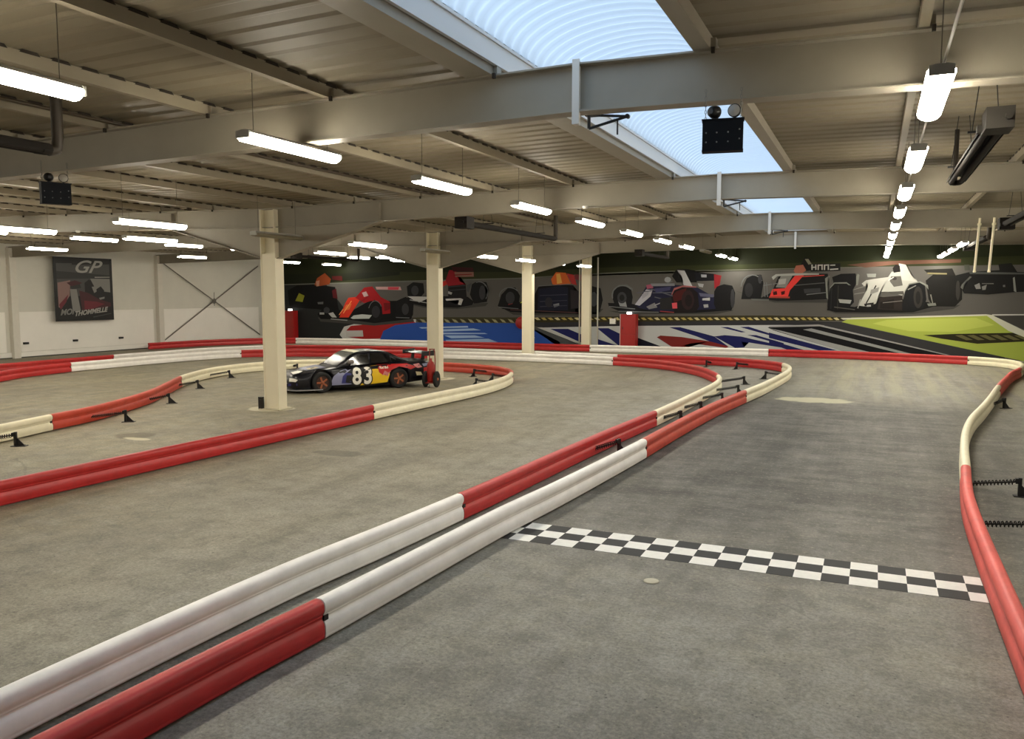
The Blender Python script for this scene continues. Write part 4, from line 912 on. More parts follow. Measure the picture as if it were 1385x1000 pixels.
# spring brackets behind the barriers
M_SPRING = mat('dark_spring_steel', (34,32,30), .45, .6)
spm = MB(); hel = []
for k in range(0, 11*10+1):
    a = 2*PI*k/10; hel.append((k/110.0, .042*math.cos(a), .042*math.sin(a)))
SPRING_TURNS = hel
def bracket(px, py, tx, ty, label):
    d = Vector((tx-px, ty-py))
    best = min((q for run in ALLPATH.values() for q in run), key=lambda q: (q-Vector((px, py))).length)
    d = (Vector((tx, ty))*.45 + best*.55) - Vector((px, py)); Ld = d.length; rz = math.atan2(d.y, d.x)
    r = empty('barrier_bracket', (px, py, 0), rz); tag(r, label, 'barrier bracket', 'black sprung barrier brackets')
    fp = MB(); fp.box((-.06, 0, .006), (.26, .12, .012))
    for s in (-1, 1): fp.cyl((-.14, s*.035, .012), (-.14, s*.035, .022), .012, 8)
    fp.build('foot_plate', M_BLACK, r)
    po = MB(); po.box((0, 0, .135), (.045, .055, .25)); po.prism([(-.022,.012),(-.16,.012),(-.022,.16)], 'y', -.006, .006)
    po.box((.03, 0, .215), (.05, .07, .07))
    po.build('post', M_BLACK, r)
    Ls = max(.12, Ld-.07-.055)
    sp = MB(); turns = max(3, int(Ls/.04))
    sp.tube([(.055+Ls*k/(turns*8), .034*math.cos(2*PI*k/8), .20-.07*k/(turns*8)+.034*math.sin(2*PI*k/8)) for k in range(turns*8+1)], .0075, 5)
    sp.cyl((.055, 0, .20), (.055+Ls, 0, .13), .012, 6)
    sp.build('coil_spring', M_SPRING, r)
for args in BRACKETS: bracket(*args)

# ------------------------------------------------------------------ start line
sl = MB(); cw = CW; rh = .237
for j in range(3):
    for i in range(21):
        x0 = SX-cw+i*cw; x1 = min(x0+cw, 1.035)
        y0 = 8.16+j*rh
        if x1 <= x0: continue
        white = (i + j) % 2 == 1
        sl.add([(x0,y0,.003),(x1,y0,.003),(x1,y0+rh,.003),(x0,y0+rh,.003)], [(0,1,2,3)], 1 if white else 0)
sl.prism([(SX-cw,8.16),(1.035,8.16),(1.035,8.16+3*rh),(SX-cw,8.16+3*rh)], 'z', 0.0005, .0027, 0)
o = sl.build('start_line', [mat('black_floor_paint', (36,36,36), .7, noise=.15, nscale=14), mat('white_floor_paint', (232,230,224), .65, noise=.08, nscale=14)])
tag(o, 'black and white chequered start line painted across the right lane', 'start line')
o = MB().lathe([(.075,0),(.075,.006),(.06,.010),(0,.010)], 20).build('floor_cap', mat('pale_floor_cap', (178,172,152), .6), None, (-1.86,7.48,.001))
tag(o, 'small round pale cap set in the floor in front of the chequered line', 'floor cap')

# ------------------------------------------------------------------ lamps
hou = MB(); LH = .76
hou.prism([(-.088,.026),(-.075,.05),(-.05,.062),(.05,.062),(.075,.05),(.088,.026)], 'y', -LH, LH)
for s in (-1, 1): hou.box((0, s*(LH+.012), .012), (.17, .03, .075))
hou_me = hou.mesh('housing', mat('lamp_housing', (172,170,162), .5))
dif = MB(); pr = [(.097*math.cos(a), .006-.068*math.sin(a)) for a in [-.14+(PI+.28)*k/10 for k in range(11)]]
dif.prism(pr, 'y', -LH+.004, LH-.004)
dif_me = dif.mesh('diffuser', M_LAMP)
off_me = dif.mesh('diffuser_off', mat('unlit_diffuser', (116,108,86), .5))
wire = mat('suspension_wire', (90,84,74), .5, .3)
def lamp(x, y, z, label, group, lit=True):
    r = empty('batten_lamp', (x, y, z)); tag(r, label, 'lamp', group)
    link('housing', hou_me, r); link('diffuser', dif_me if lit else off_me, r)
    h = deck_z(x)-z-.06
    for s in (-1, 1):
        link('suspension_wire', MB().cyl((0, s*.62, .055), (0, s*.62, .06+h), .004, 5).mesh('suspension_wire', wire), r)
ORD = ['first','second','third','fourth','fifth','sixth','seventh','eighth','ninth','tenth','eleventh','twelfth']
for rowname, x, z, ys in LAMP_ROWS:
    for k, y in enumerate(ys):
        lit = (rowname, k) not in UNLIT
        off = OUTSIDE.get(rowname, 0)
        if k < off: lab = 'batten lamp outside the picture, row %s, %s one' % (rowname, ORD[k])
        else: lab = '%s batten lamp, %s from the camera, row %s' % ('lit white' if lit else 'unlit', ORD[k-off], rowname)
        lamp(x, y, z, lab, 'batten lamps in the row '+rowname, lit)
o = MB().cyl((.405, -4, 4.47), (.405, 38.6, 4.47), .011, 8).build('lamp_cable_pipe', mat('white_conduit', (214,210,200), .4))
tag(o, 'thin white cable pipe running above the lamps right of the skylight', 'pipe')
o = MB().cyl((0, -6, 0), (0, 37.5, 0), .022, 8).build('ceiling_pipe', mat('dark_pipe', (66,54,38), .5), None, (-8.86, 0, 4.90))
tag(o, 'long thin dark pipe fixed under the roof deck left of the lamps', 'pipe')

# ------------------------------------------------------------------ heaters
def heater(x, ya, yb, z, label, flue_far=True, reflector=False):
    r = empty('radiant_heater', (x, (ya+yb)/2, z)); tag(r, label, 'heater', 'dark tube heaters under the roof')
    h = (yb-ya)/2; s = 1 if flue_far else -1
    tb = MB()
    for dx in (-.06, .06): tb.cyl((dx, -h+.2, -.03), (dx, h-.1, -.03), .034, 10)
    tb.tube([(-.06, s*(h-.1), -.03), (-.05, s*h, -.03), (0, s*(h+.05), -.03), (.05, s*h, -.03), (.06, s*(h-.1), -.03)], .038, 10)
    tb.build('tube', M_HEAT, r)
    rf = MB(); prof = [(-.115,-.03),(-.095,.03),(-.05,.05),(.05,.05),(.095,.03),(.115,-.03)]
    v = []
    for yy in (-h+.15, h): v += [(px, yy, pz) for px, pz in prof] + [(px*.985, yy, pz-.006) for px, pz in prof[::-1]]
    n = 2*len(prof); rf.add(v, [(k, (k+1) % n, n+(k+1) % n, n+k) for k in range(n)] + [tuple(range(n))[::-1], tuple(range(n, 2*n))])
    rf.build('reflector', M_HEAT, r)
    bx = MB(); bw = .22 if reflector else .30
    bx.box((0, -s*(h+.10), 0), (bw, .36, bw*.85)); bx.box((-.11, -s*(h-.12), -.03), (.07, .10, .07)); bx.cyl((.06, -s*(h+.26), 0), (.06, -s*(h+.34), 0), .03, 10)
    bx.build('burner_box', M_HEAT if not reflector else mat('grey_burner', (46,42,36), .6, spec=.3), r)
    fl = MB(); q = .03 if reflector else .06
    fl.tube([(0, s*(h+.02), -.02), (0, s*(h+.12), 0), (0, s*(h+.14), .12), (0, s*(h+.14), deck_z(x)-z)], q, 12)
    fl.build('flue_pipe', mat('flue_steel', (60,52,42), .55, .2), r)
    for yy in (-h*.6, h*.6):
        hk = MB()
        for dx in (-.12, .12): hk.tube([(dx, yy, .078), (dx*.5, yy, deck_z(x)-z)], .005, 5)
        hk.box((0, yy, .072), (.32, .03, .02)); hk.build('hanger', M_BLACK, r)
for a in HEATERS: heater(*a)

# ------------------------------------------------------------------ emergency lights hung from the nearest beam
def emergency(x, y, z, label, tilt):
    r = empty('emergency_light', (x, y, z)); tag(r, label, 'emergency light', 'black emergency lights on the nearest beam')
    r.rotation_euler = (0, 0, tilt)
    bd = MB(); bd.box((0, 0, 0), (.345, .12, .255)); bd.box((0, -.0, .1325), (.36, .135, .012)); bd.box((0,0,-.1325), (.35,.13,.012))
    bd.build('battery_case', mat('blue_black_case', (9,13,20), .7, spec=.2), r)
    dots = MB()
    for cx in (-.14, -.05, .045, .14):
        for cz in (.02, -.06): dots.lathe([(.007, 0), (.007, .004), (0, .005)], 8, 0, Matrix.Translation((cx, -.0605, cz+(.02 if cx > .1 else 0))) @ Matrix.Rotation(PI/2, 4, 'X'))
    dots.build('indicator_screw', mat('grey_screw', (110,112,112), .4, .6), r)
    for cx, yaw, mm in ((-.08, 2.6, M_BLACK), (.10, -.25, mat('lamp_glass', (176,170,158), .4))):
        M = Matrix.Translation((cx, -.01, .205)) @ Matrix.Rotation(yaw, 4, 'Z') @ Matrix.Rotation(PI/2, 4, 'X')
        hd = MB(); hd.lathe([(.022,-.05),(.045,-.035),(.056,0),(.058,.03),(.054,.034),(.05,.034)], 20, 0, M); hd.cyl((cx, -.01, .135), (cx, -.01, .17), .012, 8)
        hdo = hd.build('lamp_head', M_BLACK, r)
        MB().lathe([(.05,.0355),(.03,.042),(0,.044)], 20, 0, M).build('lens', mm, hdo)
    for cx in (-.15, .15):
        ch = MB()
        for k in range(9):
            M = Matrix.Translation((cx, 0, .15+k*.03)) @ Matrix.Rotation((k % 2)*PI/2, 4, 'Z')
            ring = [M @ Vector((.008*math.cos(a), 0, .018*math.sin(a))) for a in [2*PI*q/8 for q in range(9)]]
            ch.tube(ring, .0025, 4)
        ch.build('hanging_chain', M_GREY, r)
emergency(-1.27, 7.40, 4.13, 'black twin-head emergency light hanging in front of the skylight', .15)
emergency(-9.78, 7.40, 4.05, 'black twin-head emergency light hanging at the upper left above the poster', 1.15)

# skylight opener arms on the frames
def opener(y, sc, label):
    r = MB(); P = [Vector(p) for p in ((-2.63,0,4.50),(-2.63,0,4.37),(-2.24,0,4.455),(-2.34,0,4.44),(-2.34,0,4.29),(-2.50,0,4.475))]
    r.tube([P[0]+Vector((0,0,.02)), P[1]], .018, 8); r.tube([P[1], P[2]], .014, 8); r.tube([P[0], P[2]], .013, 8); r.tube([P[3], P[4]], .009, 8)
    r.box((-2.58, 0, 4.51), (.16, .09, .05)); r.lathe([(.022,-.02),(.022,.02)], 12, 0, Matrix.Translation(P[2]) @ Matrix.Rotation(PI/2, 4, 'X'))
    o = r.build('skylight_opener', mat('opener_steel', (52,56,62), .4, .4), None, (0, y, 0))
    tag(o, label, 'skylight opener', 'skylight opener arms under the beams')
opener(7.78, 1, 'dark triangular skylight opener arm under the nearest beam'); opener(15.6, 1, 'small dark opener arm under the second beam, beside the skylight')
opener(23.4, 1, 'tiny dark opener arm under the third beam, beside the skylight')

# hanging poles at the right
for x, w in ((2.24, 'left'), (2.55, 'right')):
    r = MB(); r.cyl((x+.03, 23.0, 4.60), (x-.03, 23.0, 3.30), .028, 10)
    r.lathe([(.032,0),(.036,.02),(.032,.05)], 12, 0, Matrix.Translation((x-.03, 23.0, 3.28)))
    r.box((x+.03, 23.05, 4.45), (.08, .10, .05))
    tag(r.build('hanging_pole', mat('cream_pole', (238,228,194), .45)), '%s of two thin cream poles hanging at far right before the mural' % w, 'pole', 'cream poles hanging at the right')
# smoke detectors under the beams
for x, y in ((-5.2, 15.2), (-5.7, 23.0), (-19.3, 15.2)):
    o = MB().lathe([(.055,0),(.06,-.02),(.045,-.05),(0,-.055)], 16).build('smoke_detector', mat('white_plastic', (230,228,220), .4), None, (x, y, beam_top(x)-.44))
    tag(o, {-5.2:'white smoke detector under the second beam, left of the skylight', -5.7:'white smoke detector under the third beam, left of the skylight'}.get(x, 'white smoke detector under the second beam in the left bay'), 'smoke detector', 'white smoke detectors')

# ------------------------------------------------------------------ mural on the back wall
mu = MB(); cols = []; YM = YB-.012
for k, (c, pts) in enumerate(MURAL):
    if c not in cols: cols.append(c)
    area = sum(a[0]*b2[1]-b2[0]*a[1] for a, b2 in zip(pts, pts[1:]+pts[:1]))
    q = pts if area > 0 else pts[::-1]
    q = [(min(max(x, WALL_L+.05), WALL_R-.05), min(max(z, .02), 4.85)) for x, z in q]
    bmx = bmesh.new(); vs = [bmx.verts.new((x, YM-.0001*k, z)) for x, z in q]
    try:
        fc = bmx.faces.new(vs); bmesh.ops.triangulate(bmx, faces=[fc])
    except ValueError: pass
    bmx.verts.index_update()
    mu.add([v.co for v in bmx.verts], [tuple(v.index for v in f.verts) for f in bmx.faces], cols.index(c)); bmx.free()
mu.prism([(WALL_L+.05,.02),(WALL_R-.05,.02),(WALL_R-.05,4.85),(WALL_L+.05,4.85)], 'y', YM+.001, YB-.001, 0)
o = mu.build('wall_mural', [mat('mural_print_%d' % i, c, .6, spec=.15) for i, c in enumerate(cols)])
tag(o, 'huge printed mural of open-wheel racing cars covering the back wall', 'mural', None, 'thing')

# poster on the left wall
ps = MB(); PX = WALL_L+.36; PY0, PY1, PZ0, PZ1 = 24.98, 28.02, 1.53, 4.42
pc = [mat('poster_black', (18,18,18), .5), mat('poster_grey', (66,66,64), .5), mat('poster_pale', (126,124,120), .5), mat('poster_red', (104,28,40), .5), mat('poster_white', (158,156,150), .5),
      mat('poster_dark_grey', (40,40,40), .5), mat('poster_dusky_red', (66,24,30), .5), mat('poster_pinkish', (134,104,98), .5)]
ps.box((PX-.02, (PY0+PY1)/2, (PZ0+PZ1)/2), (.03, PY1-PY0, PZ1-PZ0), 0)
kk = [0]
def pp(mi, pts):
    kk[0] += 1; x = PX+.0005+kk[0]*.0004
    ps.add([(x, PY0+u*(PY1-PY0), PZ1-w*(PZ1-PZ0)) for u, w in pts], [tuple(range(len(pts)))], mi)
pp(1, [(.04,.10),(.95,.08),(.95,.28),(.04,.26)]); pp(5, [(.04,.22),(.95,.27),(.95,.34),(.04,.33)]); pp(0, [(.30,.05),(.96,.03),(.96,.09),(.30,.12)])
pp(2, [(.60,.33),(.95,.33),(.95,.55),(.70,.52)]); pp(1, [(.04,.34),(.60,.33),(.60,.60),(.04,.62)])
pp(7, [(.05,.40),(.26,.36),(.24,.60),(.10,.80),(.05,.78)]); pp(3, [(.06,.74),(.22,.58),(.18,.70),(.08,.82)])
pp(6, [(.20,.40),(.34,.36),(.46,.40),(.30,.48)]); pp(5, [(.25,.46),(.42,.42),(.44,.48),(.28,.50)])
pp(2, [(.25,.50),(.36,.50),(.42,.88),(.28,.86)]); pp(0, [(.50,.40),(.58,.34),(.66,.44),(.62,.62),(.50,.62)])
pp(6, [(.40,.52),(.56,.56),(.74,.66),(.95,.72),(.95,.84),(.44,.84)]); pp(3, [(.48,.68),(.70,.70),(.84,.74),(.60,.82),(.48,.82)])
pp(2, [(.62,.46),(.72,.45),(.70,.54),(.66,.56)]); pp(0, [(.70,.50),(.78,.45),(.84,.52),(.82,.64),(.72,.64)]); pp(0, [(.86,.58),(.93,.56),(.95,.68),(.88,.70)])
pp(2, [(.74,.64),(.84,.62),(.84,.65),(.76,.67)]); pp(4, [(.68,.30),(.95,.295),(.95,.305),(.68,.315)])
pp(0, [(.03,.86),(.40,.84),(.97,.78),(.97,.97),(.03,.97)]); pp(1, [(.62,.94),(.95,.89),(.95,.90),(.63,.955)])
for word, size, u, w, mi, sh, sx, rise in (('GP', .80, .30, .235, 4, .45, 1.35, 0), ('MOI', .36, .07, .905, 2, .3, 1.0, .06), ('THOMMELLE', .30, .30, .925, 4, .3, 1.02, .11)):
    tv, tf = text_polys(word, size, sh, .012); kk[0] += 1; x = PX+.0006+kk[0]*.0004
    ps.add([(x, PY0+u*(PY1-PY0)+a*sx, PZ1-w*(PZ1-PZ0)+b2+a*rise) for a, b2 in tv], tf, mi)
o = ps.build('racing_poster', pc)
for s in (0, 1):
    MB().cyl((WALL_L+.26, 0, 0), (PX-.03, 0, 0), .01, 6).build('hanger', M_GREY, o, (0, PY0+.3 if s == 0 else PY1-.3, 4.3)) if False else None
bk = MB()
for yy in (PY0+.4, PY1-.4):
    for zz in (1.9, 4.1): bk.box(((WALL_L+.07+PX-.036)/2, yy, zz), (PX-.036-WALL_L-.07, .05, .05))
bk.build('standoff', M_GREY, o)
tag(o, 'large dark karting poster with GP lettering on the left wall', 'poster')

# cross brace on the left wall between two posts
cb = MB(); xa = WALL_L+.14
for a, c in (((31.2,.35),(38.4,4.4)), ((31.2,4.4),(38.4,.35))): cb.cyl((xa, a[0], a[1]), (xa, c[0], c[1]), .028, 8)
cb.lathe([(.16,-.008),(.16,.008)], 6, 0, Matrix.Translation((xa, 34.8, 2.37)) @ Matrix.Rotation(PI/2, 4, 'Y'))
cb.cyl((xa, 34.8, 2.1), (xa, 34.8, 2.85), .015, 6)
o = cb.build('cross_brace', mat('brace_grey', (112,108,100), .5)); tag(o, 'large grey X-shaped steel brace on the left wall beside the mural corner', 'cross brace')
for k, (y, t) in enumerate(((23.7, 'left'), (26.1, 'middle'), (28.6, 'right'))):
    o = MB().box((0,0,0), (.08, .22, .09)).box((.05,0,.02), (.05,.1,.04)).build('wall_bracket', M_BLACK, None, (WALL_L+.09, y, .62))
    tag(o, '%s of three small black brackets low on the left wall below the poster' % t, 'wall bracket', 'small black wall brackets')

# red cabinets, round unit and small boxes on the back wall
def cabinet(x, z1, label):
    r = empty('red_cabinet', (x, YB-.28, 0)); tag(r, label, 'cabinet', 'red cabinets at the back wall')
    b2 = MB(); b2.box((0, 0, z1/2), (.78, .40, z1)); b2.box((-.395, 0, z1/2), (.03, .42, z1), 1)
    b2.build('cabinet_body', [mat('cabinet_red', (148,24,22), .45), mat('cabinet_pale_edge', (206,180,176), .5)], r)
    d = MB(); d.box((.01, -.21, z1*.72), (.68, .02, z1*.50)); dd = d.build('upper_door', mat('cabinet_door_red', (158,26,24), .4), r)
    MB().box((-.26, -.23, z1*.62), (.03, .03, .12)).build('door_handle', M_BLACK, dd)
    d = MB(); d.box((.01, -.21, z1*.23), (.68, .02, z1*.42)); d.build('lower_door', mat('cabinet_door_red', (0,0,0)), r)
    MB().box((0, 0, z1+.05), (.20, .14, .10)).build('signal_light', M_LED, r)
cabinet(-10.88, 1.78, 'red cabinet with a white light on top, beside the farthest column')
cabinet(-31.4, 1.78, 'red cabinet with a white light on top, in the far left corner')
o = MB().box((0,0,0), (.30,.12,.26)).build('wall_box', mat('white_plastic', (0,0,0)), None, (-11.75, YB-.12, 1.42)); tag(o, 'small white box on the mural left of the red cabinet', 'wall box')
h = MB(); Mh = Matrix.Translation((-16.65, YB-.07, 1.27)) @ Matrix.Rotation(PI/2, 4, 'X')
h.lathe([(.12,0),(.12,.05),(.30,.06),(.32,.10),(.30,.16),(.12,.18),(.0,.19)], 24, 0, Mh)
o = h.build('hose_reel', mat('reel_red', (158,24,26), .4)); tag(o, 'round red wall reel on the blue part of the mural', 'hose reel')
MB().tube([(-16.3,YB-.12,1.18),(-16.15,YB-.1,.95),(-16.1,YB-.1,.6),(-15.95,YB-.1,.5)], .035, 8).build('hose', mat('pale_hose', (196,198,206), .5), o)
for x, t in ((-13.5, 'left'), (-12.55, 'right')):
    o = MB().cyl((x, YB-.1, 0), (x, YB-.1, 4.55), .035, 10).build('wall_pipe', mat('pale_pipe', (186,182,170), .5)); tag(o, 'thin pale vertical pipe on the mural, just %s of the farthest column' % t, 'pipe', 'pale pipes beside the farthest column')
o = MB().box((0,0,.15), (.10,.09,.30)).box((.03,-.05,.17), (.05,.04,.14)).build('column_guard', M_BLACK, None, (-13.34, 15.22, 0)); tag(o, 'small black block at the foot of the nearest column', 'column guard')

# ------------------------------------------------------------------ race car (local: +x is the nose, +y its left side, which faces the camera)
car = empty('race_car', (-13.94, 19.91, 0), CAR_ROT)
tag(car, 'dark blue stock race car numbered 83 parked inside the left island', 'race car')
M_NAVY = mat('navy_car_paint', (8,9,18), .35, spec=.3, coat=.25); M_GLASS = mat('car_dark_glass', (14,15,17), .08, spec=.8)
ST = [(-2.20,.60,.40,.74),(-2.12,.70,.24,.76),(-1.95,.745,.18,.77),(-1.5,.78,.15,.775),(-1.08,.80,.14,.775),(-.5,.80,.12,.745),(.2,.80,.12,.715),(.75,.80,.12,.70),(1.25,.80,.13,.655),(1.6,.785,.13,.605),(1.85,.74,.13,.56),(2.0,.66,.13,.51),(2.09,.52,.16,.44),(2.12,.36,.2,.38)]
def st_at(x):
    for a, c in zip(ST[:-1], ST[1:]):
        if a[0] <= x <= c[0]:
            t = (x-a[0])/(c[0]-a[0]); return [p+(q-p)*t for p, q in zip(a[1:], c[1:])]
    return ST[0][1:] if x < ST[0][0] else ST[-1][1:]
def ring(x):
    w, zb, zt = st_at(x); h = zt-zb
    half = [(0, zt+.012), (.5*w, zt+.008), (.80*w, zt-.012), (.93*w, zt-.05), (.985*w, zt-.13), (w, zb+h*.55), (w, zb+h*.30), (.985*w, zb+.03), (.93*w, zb), (0, zb)]
    return half
def side_y(x, z):
    r = ring(x)[2:9]
    for a, c in zip(r[:-1], r[1:]):
        if c[1] <= z <= a[1]:
            t = (a[1]-z)/max(1e-6, a[1]-c[1]); return a[0]+(c[0]-a[0])*t
    return r[0][0] if z > r[0][1] else r[-1][0]
xs = [-2.20+k*(4.32/48) for k in range(49)]
v = []; f = []
nr = 18
for x in xs:
    hf = ring(x); full = hf + [(-a, c) for a, c in hf[1:-1][::-1]]
    v += [(x, a, c) for a, c in full]
for i in range(len(xs)-1):
    for k in range(nr): f.append((i*nr+k, i*nr+(k+1) % nr, (i+1)*nr+(k+1) % nr, (i+1)*nr+k))
f += [tuple(range(nr))[::-1], tuple(range((len(xs)-1)*nr, len(xs)*nr))]
mb = MB(); mb.add(v, f, 0, True)
me = mb.mesh('car_body', M_NAVY)
bmx = bmesh.new(); bmx.from_mesh(me); bmesh.ops.recalc_face_normals(bmx, faces=bmx.faces); bmx.to_mesh(me); bmx.free()
body = link('car_body', me)
cut = MB(); WR = .29; AX = (1.25, -1.08)
for ax in AX:
    for s in (-1, 1): cut.cyl((ax, s*.52, WR+.015), (ax, s*1.1, WR+.015), WR+.055, 28)
cme = cut.mesh('cut', M_RUBBER)
bmx = bmesh.new(); bmx.from_mesh(cme); bmesh.ops.remove_doubles(bmx, verts=bmx.verts, dist=1e-5); bmesh.ops.recalc_face_normals(bmx, faces=bmx.faces); bmx.to_mesh(cme); bmx.free()
co = link('cut', cme); bo = body.modifiers.new('b', 'BOOLEAN'); bo.object = co; bo.operation = 'DIFFERENCE'; bo.solver = 'EXACT'
dg = bpy.context.evaluated_depsgraph_get(); nm = bpy.data.meshes.new_from_object(body.evaluated_get(dg))
body.modifiers.clear(); body.data = nm; bpy.data.objects.remove(co); body.parent = car
# cabin
cab = MB(); CH = [(.80,.70,.70,.70),(.62,.80,.68,.70),(.32,1.02,.63,.70),(.10,1.095,.60,.70),(-.25,1.12,.59,.70),(-.55,1.115,.58,.70),(-.80,1.07,.57,.69),(-1.15,.90,.58,.67),(-1.50,.775,.60,.65)]
v = []; f = []
for x, h2, wr, wb in CH:
    zb = st_at(x)[2]-.03
    hf = [(0,h2+.012),(wr*.6,h2+.008),(wr*.9,h2-.015),(wr,h2-.045),(wb,zb)] if h2 > .8 else [(0,h2),(wr*.6,h2),(wr*.9,h2-.005),(wr,h2-.01),(wb,zb)]
    full = hf + [(-a, c) for a, c in hf[1:][::-1]]
    v += [(x, a, c) for a, c in full]
n = 9
for i in range(len(CH)-1):
    for k in range(n): f.append((i*n+k, i*n+(k+1) % n, (i+1)*n+(k+1) % n, (i+1)*n+k))
cab.add(v, f, 0, True); cab.build('cabin', M_NAVY, car)
def cab_side(x, t, off=.006):
    for a, c in zip(CH[:-1], CH[1:]):
        if c[0] <= x <= a[0]:
            k = (a[0]-x)/(a[0]-c[0]); h2, wr, wb = [p+(q-p)*k for p, q in zip(a[1:], c[1:])]
            z0 = st_at(x)[2]; return (x, wb+(wr-wb)*t+off, z0+(h2-.045-z0)*t)
def cab_top(x, u, off=.006):
    for a, c in zip(CH[:-1], CH[1:]):
        if c[0] <= x <= a[0]:
            k = (a[0]-x)/(a[0]-c[0]); h2, wr, wb = [p+(q-p)*k for p, q in zip(a[1:], c[1:])]
            return (x+(off if x > 0 else -off), u*wr*.86, h2+.012-.004*abs(u)+off)
for s in (1, -1):
    w = MB()
    for xa, xb in ((.42, -.18), (-.24, -.86), (-.90, -1.25)):
        N = 6; vv = []
        for k in range(N+1):
            x = xa+(xb-xa)*k/N
            for t in (.06, .90):
                p = cab_side(x, t); vv.append((p[0], p[1]*s, p[2]))
        w.add(vv, [(2*k, 2*k+1, 2*k+3, 2*k+2) for k in range(N)], 0, True)
    w.build('side_window', M_GLASS, car)
for nm2, xa, xb in (('windshield', .76, .16), ('rear_window', -.86, -1.42)):
    w = MB(); vv = []; N = 6
    for k in range(N+1):
        x = xa+(xb-xa)*k/N
        for u in (-1, -.5, 0, .5, 1): vv.append(cab_top(x, u))
    w.add(vv, [(5*k+j, 5*k+j+1, 5*k+j+6, 5*k+j+5) for k in range(N) for j in range(4)], 0, True)
    w.build(nm2, mat('windshield_glare_glass', (104,106,104), .2, spec=.8) if nm2 == 'windshield' else M_GLASS, car)  # windshield grey holds the light reflected in the glass
# wheels
for ax in AX:
    for s in (1, -1):
        M = Matrix.Translation((ax, s*.70, WR)) @ Matrix.Rotation(-s*PI/2, 4, 'X')
        t = MB(); t.lathe([(.17,-.11),(.25,-.115),(.282,-.10),(.29,-.07),(.29,.07),(.282,.10),(.25,.112),(.19,.108),(.17,.08)], 32, 0, M)
        to = t.build('wheel', M_RUBBER, car)
        r = MB(); r.lathe([(.182,.09),(.185,.112),(.17,.108),(.15,.07),(.06,.05),(.05,.085),(0,.085)], 28, 0, M)
        r.build('rim', mat('bronze_rim', (58,32,22), .5, .2), to)
        sp = MB()
        for q in range(5): sp.box((.105, 0, .088), (.12, .05, .02), 0, M @ Matrix.Rotation(2*PI*q/5, 4, 'Z'))
        sp.lathe([(.05,.09),(.04,.102),(0,.105)], 14, 0, M); sp.build('spokes', mat('orange_spoke', (150,82,46), .45), to)
# rear wing, splitter, mirror, grille
w = MB(); w.prism([(-2.25,.985),(-1.92,.955),(-1.92,.97),(-2.25,1.01)], 'y', -.66, .66)
w.build('rear_wing', mat('black_wing', (22,24,30), .25, coat=.5), car)
w = MB()
for s in (-1, 1): MB().prism([(-2.30,.90),(-1.88,.90),(-1.88,1.02),(-2.30,1.06)], 'y', s*.66-.008, s*.66+.008).build('wing_endplate', M_BLACK, car)
for s in (-1, 1): MB().prism([(-2.12,.74),(-2.00,.74),(-2.05,.965),(-2.14,.965)], 'y', s*.35-.01, s*.35+.01).build('wing_strut', M_BLACK, car)
sp = MB(); vv = []
for x in (1.25, 1.6, 1.9, 2.05, 2.14, 2.17): vv += [(x, -(st_at(min(x, 2.12))[0]+.03), .09), (x, st_at(min(x, 2.12))[0]+.03, .09), (x, -(st_at(min(x, 2.12))[0]+.03), .115), (x, st_at(min(x, 2.12))[0]+.03, .115)]
for i in range(5): sp.add(vv[4*i:4*i+8], [(0,1,5,4),(2,6,7,3),(0,4,6,2),(1,3,7,5)])
sp.add(vv[20:24], [(0,1,3,2)]); sp.build('front_splitter', mat('pale_splitter', (150,150,152), .4), car)
m = MB(); m.lathe([(0,-.06),(.06,-.05),(.075,0),(.06,.05),(0,.06)], 16, 0, Matrix.Translation((.42,.80,.84)) @ Matrix.Scale(1.5, 4, (1,0,0))); m.cyl((.42,.70,.78), (.42,.78,.82), .015, 8)
m.build('mirror', mat('mirror_shell', (120,112,110), .4), car)
# paintwork draped on the left side
LIV = [mat('decal_white', (232,228,218), .4), mat('decal_yellow', (228,186,26), .35), mat('decal_red', (182,26,28), .35), mat('decal_lilac', (132,134,164), .35), mat('decal_blue', (44,46,112), .35), mat('decal_black', (10,10,12), .4), mat('decal_pink', (196,120,120), .4), mat('decal_cream', (214,200,160), .4)]
lv = MB(); layer = [0]
def drape(mi, pts=None, tri=None):
    layer[0] += 1; off = .004+.0012*layer[0]
    bmq = bmesh.new()
    if pts:
        fc = bmq.faces.new([bmq.verts.new((x, z, 0)) for x, z in pts])
    else:
        vs = [bmq.verts.new((x, z, 0)) for x, z in tri[0]]
        for q in tri[1]: bmq.faces.new([vs[i] for i in q])
    bmesh.ops.triangulate(bmq, faces=bmq.faces[:])
    for it in range(3):
        long = [e for e in bmq.edges if e.calc_length() > .16]
        if not long: break
        bmesh.ops.subdivide_edges(bmq, edges=long, cuts=1); bmesh.ops.triangulate(bmq, faces=bmq.faces[:])
    bmq.verts.index_update()
    lv.add([(v.co.x, side_y(v.co.x, v.co.y)+off, v.co.y) for v in bmq.verts], [tuple(v.index for v in f2.verts) for f2 in bmq.faces], mi); bmq.free()
drape(3, [(1.02,.20),(.40,.20),(.42,.36),(.60,.50),(.40,.62),(.10,.67),(.42,.68),(.72,.60),(.92,.46),(.96,.40)])
drape(4, [(.70,.24),(.36,.22),(.36,.50),(.56,.54),(.66,.44)])
drape(5, [(.58,.26),(.40,.22),(.38,.46),(.54,.46)])
drape(5, [(.40,.64),(-.22,.66),(-.24,.20),(.40,.18)])
drape(1, [(-.20,.69),(-.40,.70),(-.46,.48),(-.78,.44),(-.70,.20),(.14,.15),(.10,.20),(-.22,.24)])
drape(2, [(-.40,.71),(-.90,.72),(-1.35,.71),(-1.66,.60),(-1.46,.53),(-1.34,.58),(-1.08,.64),(-.84,.55),(-.74,.46),(-.66,.40),(-.55,.42),(-.44,.50)])
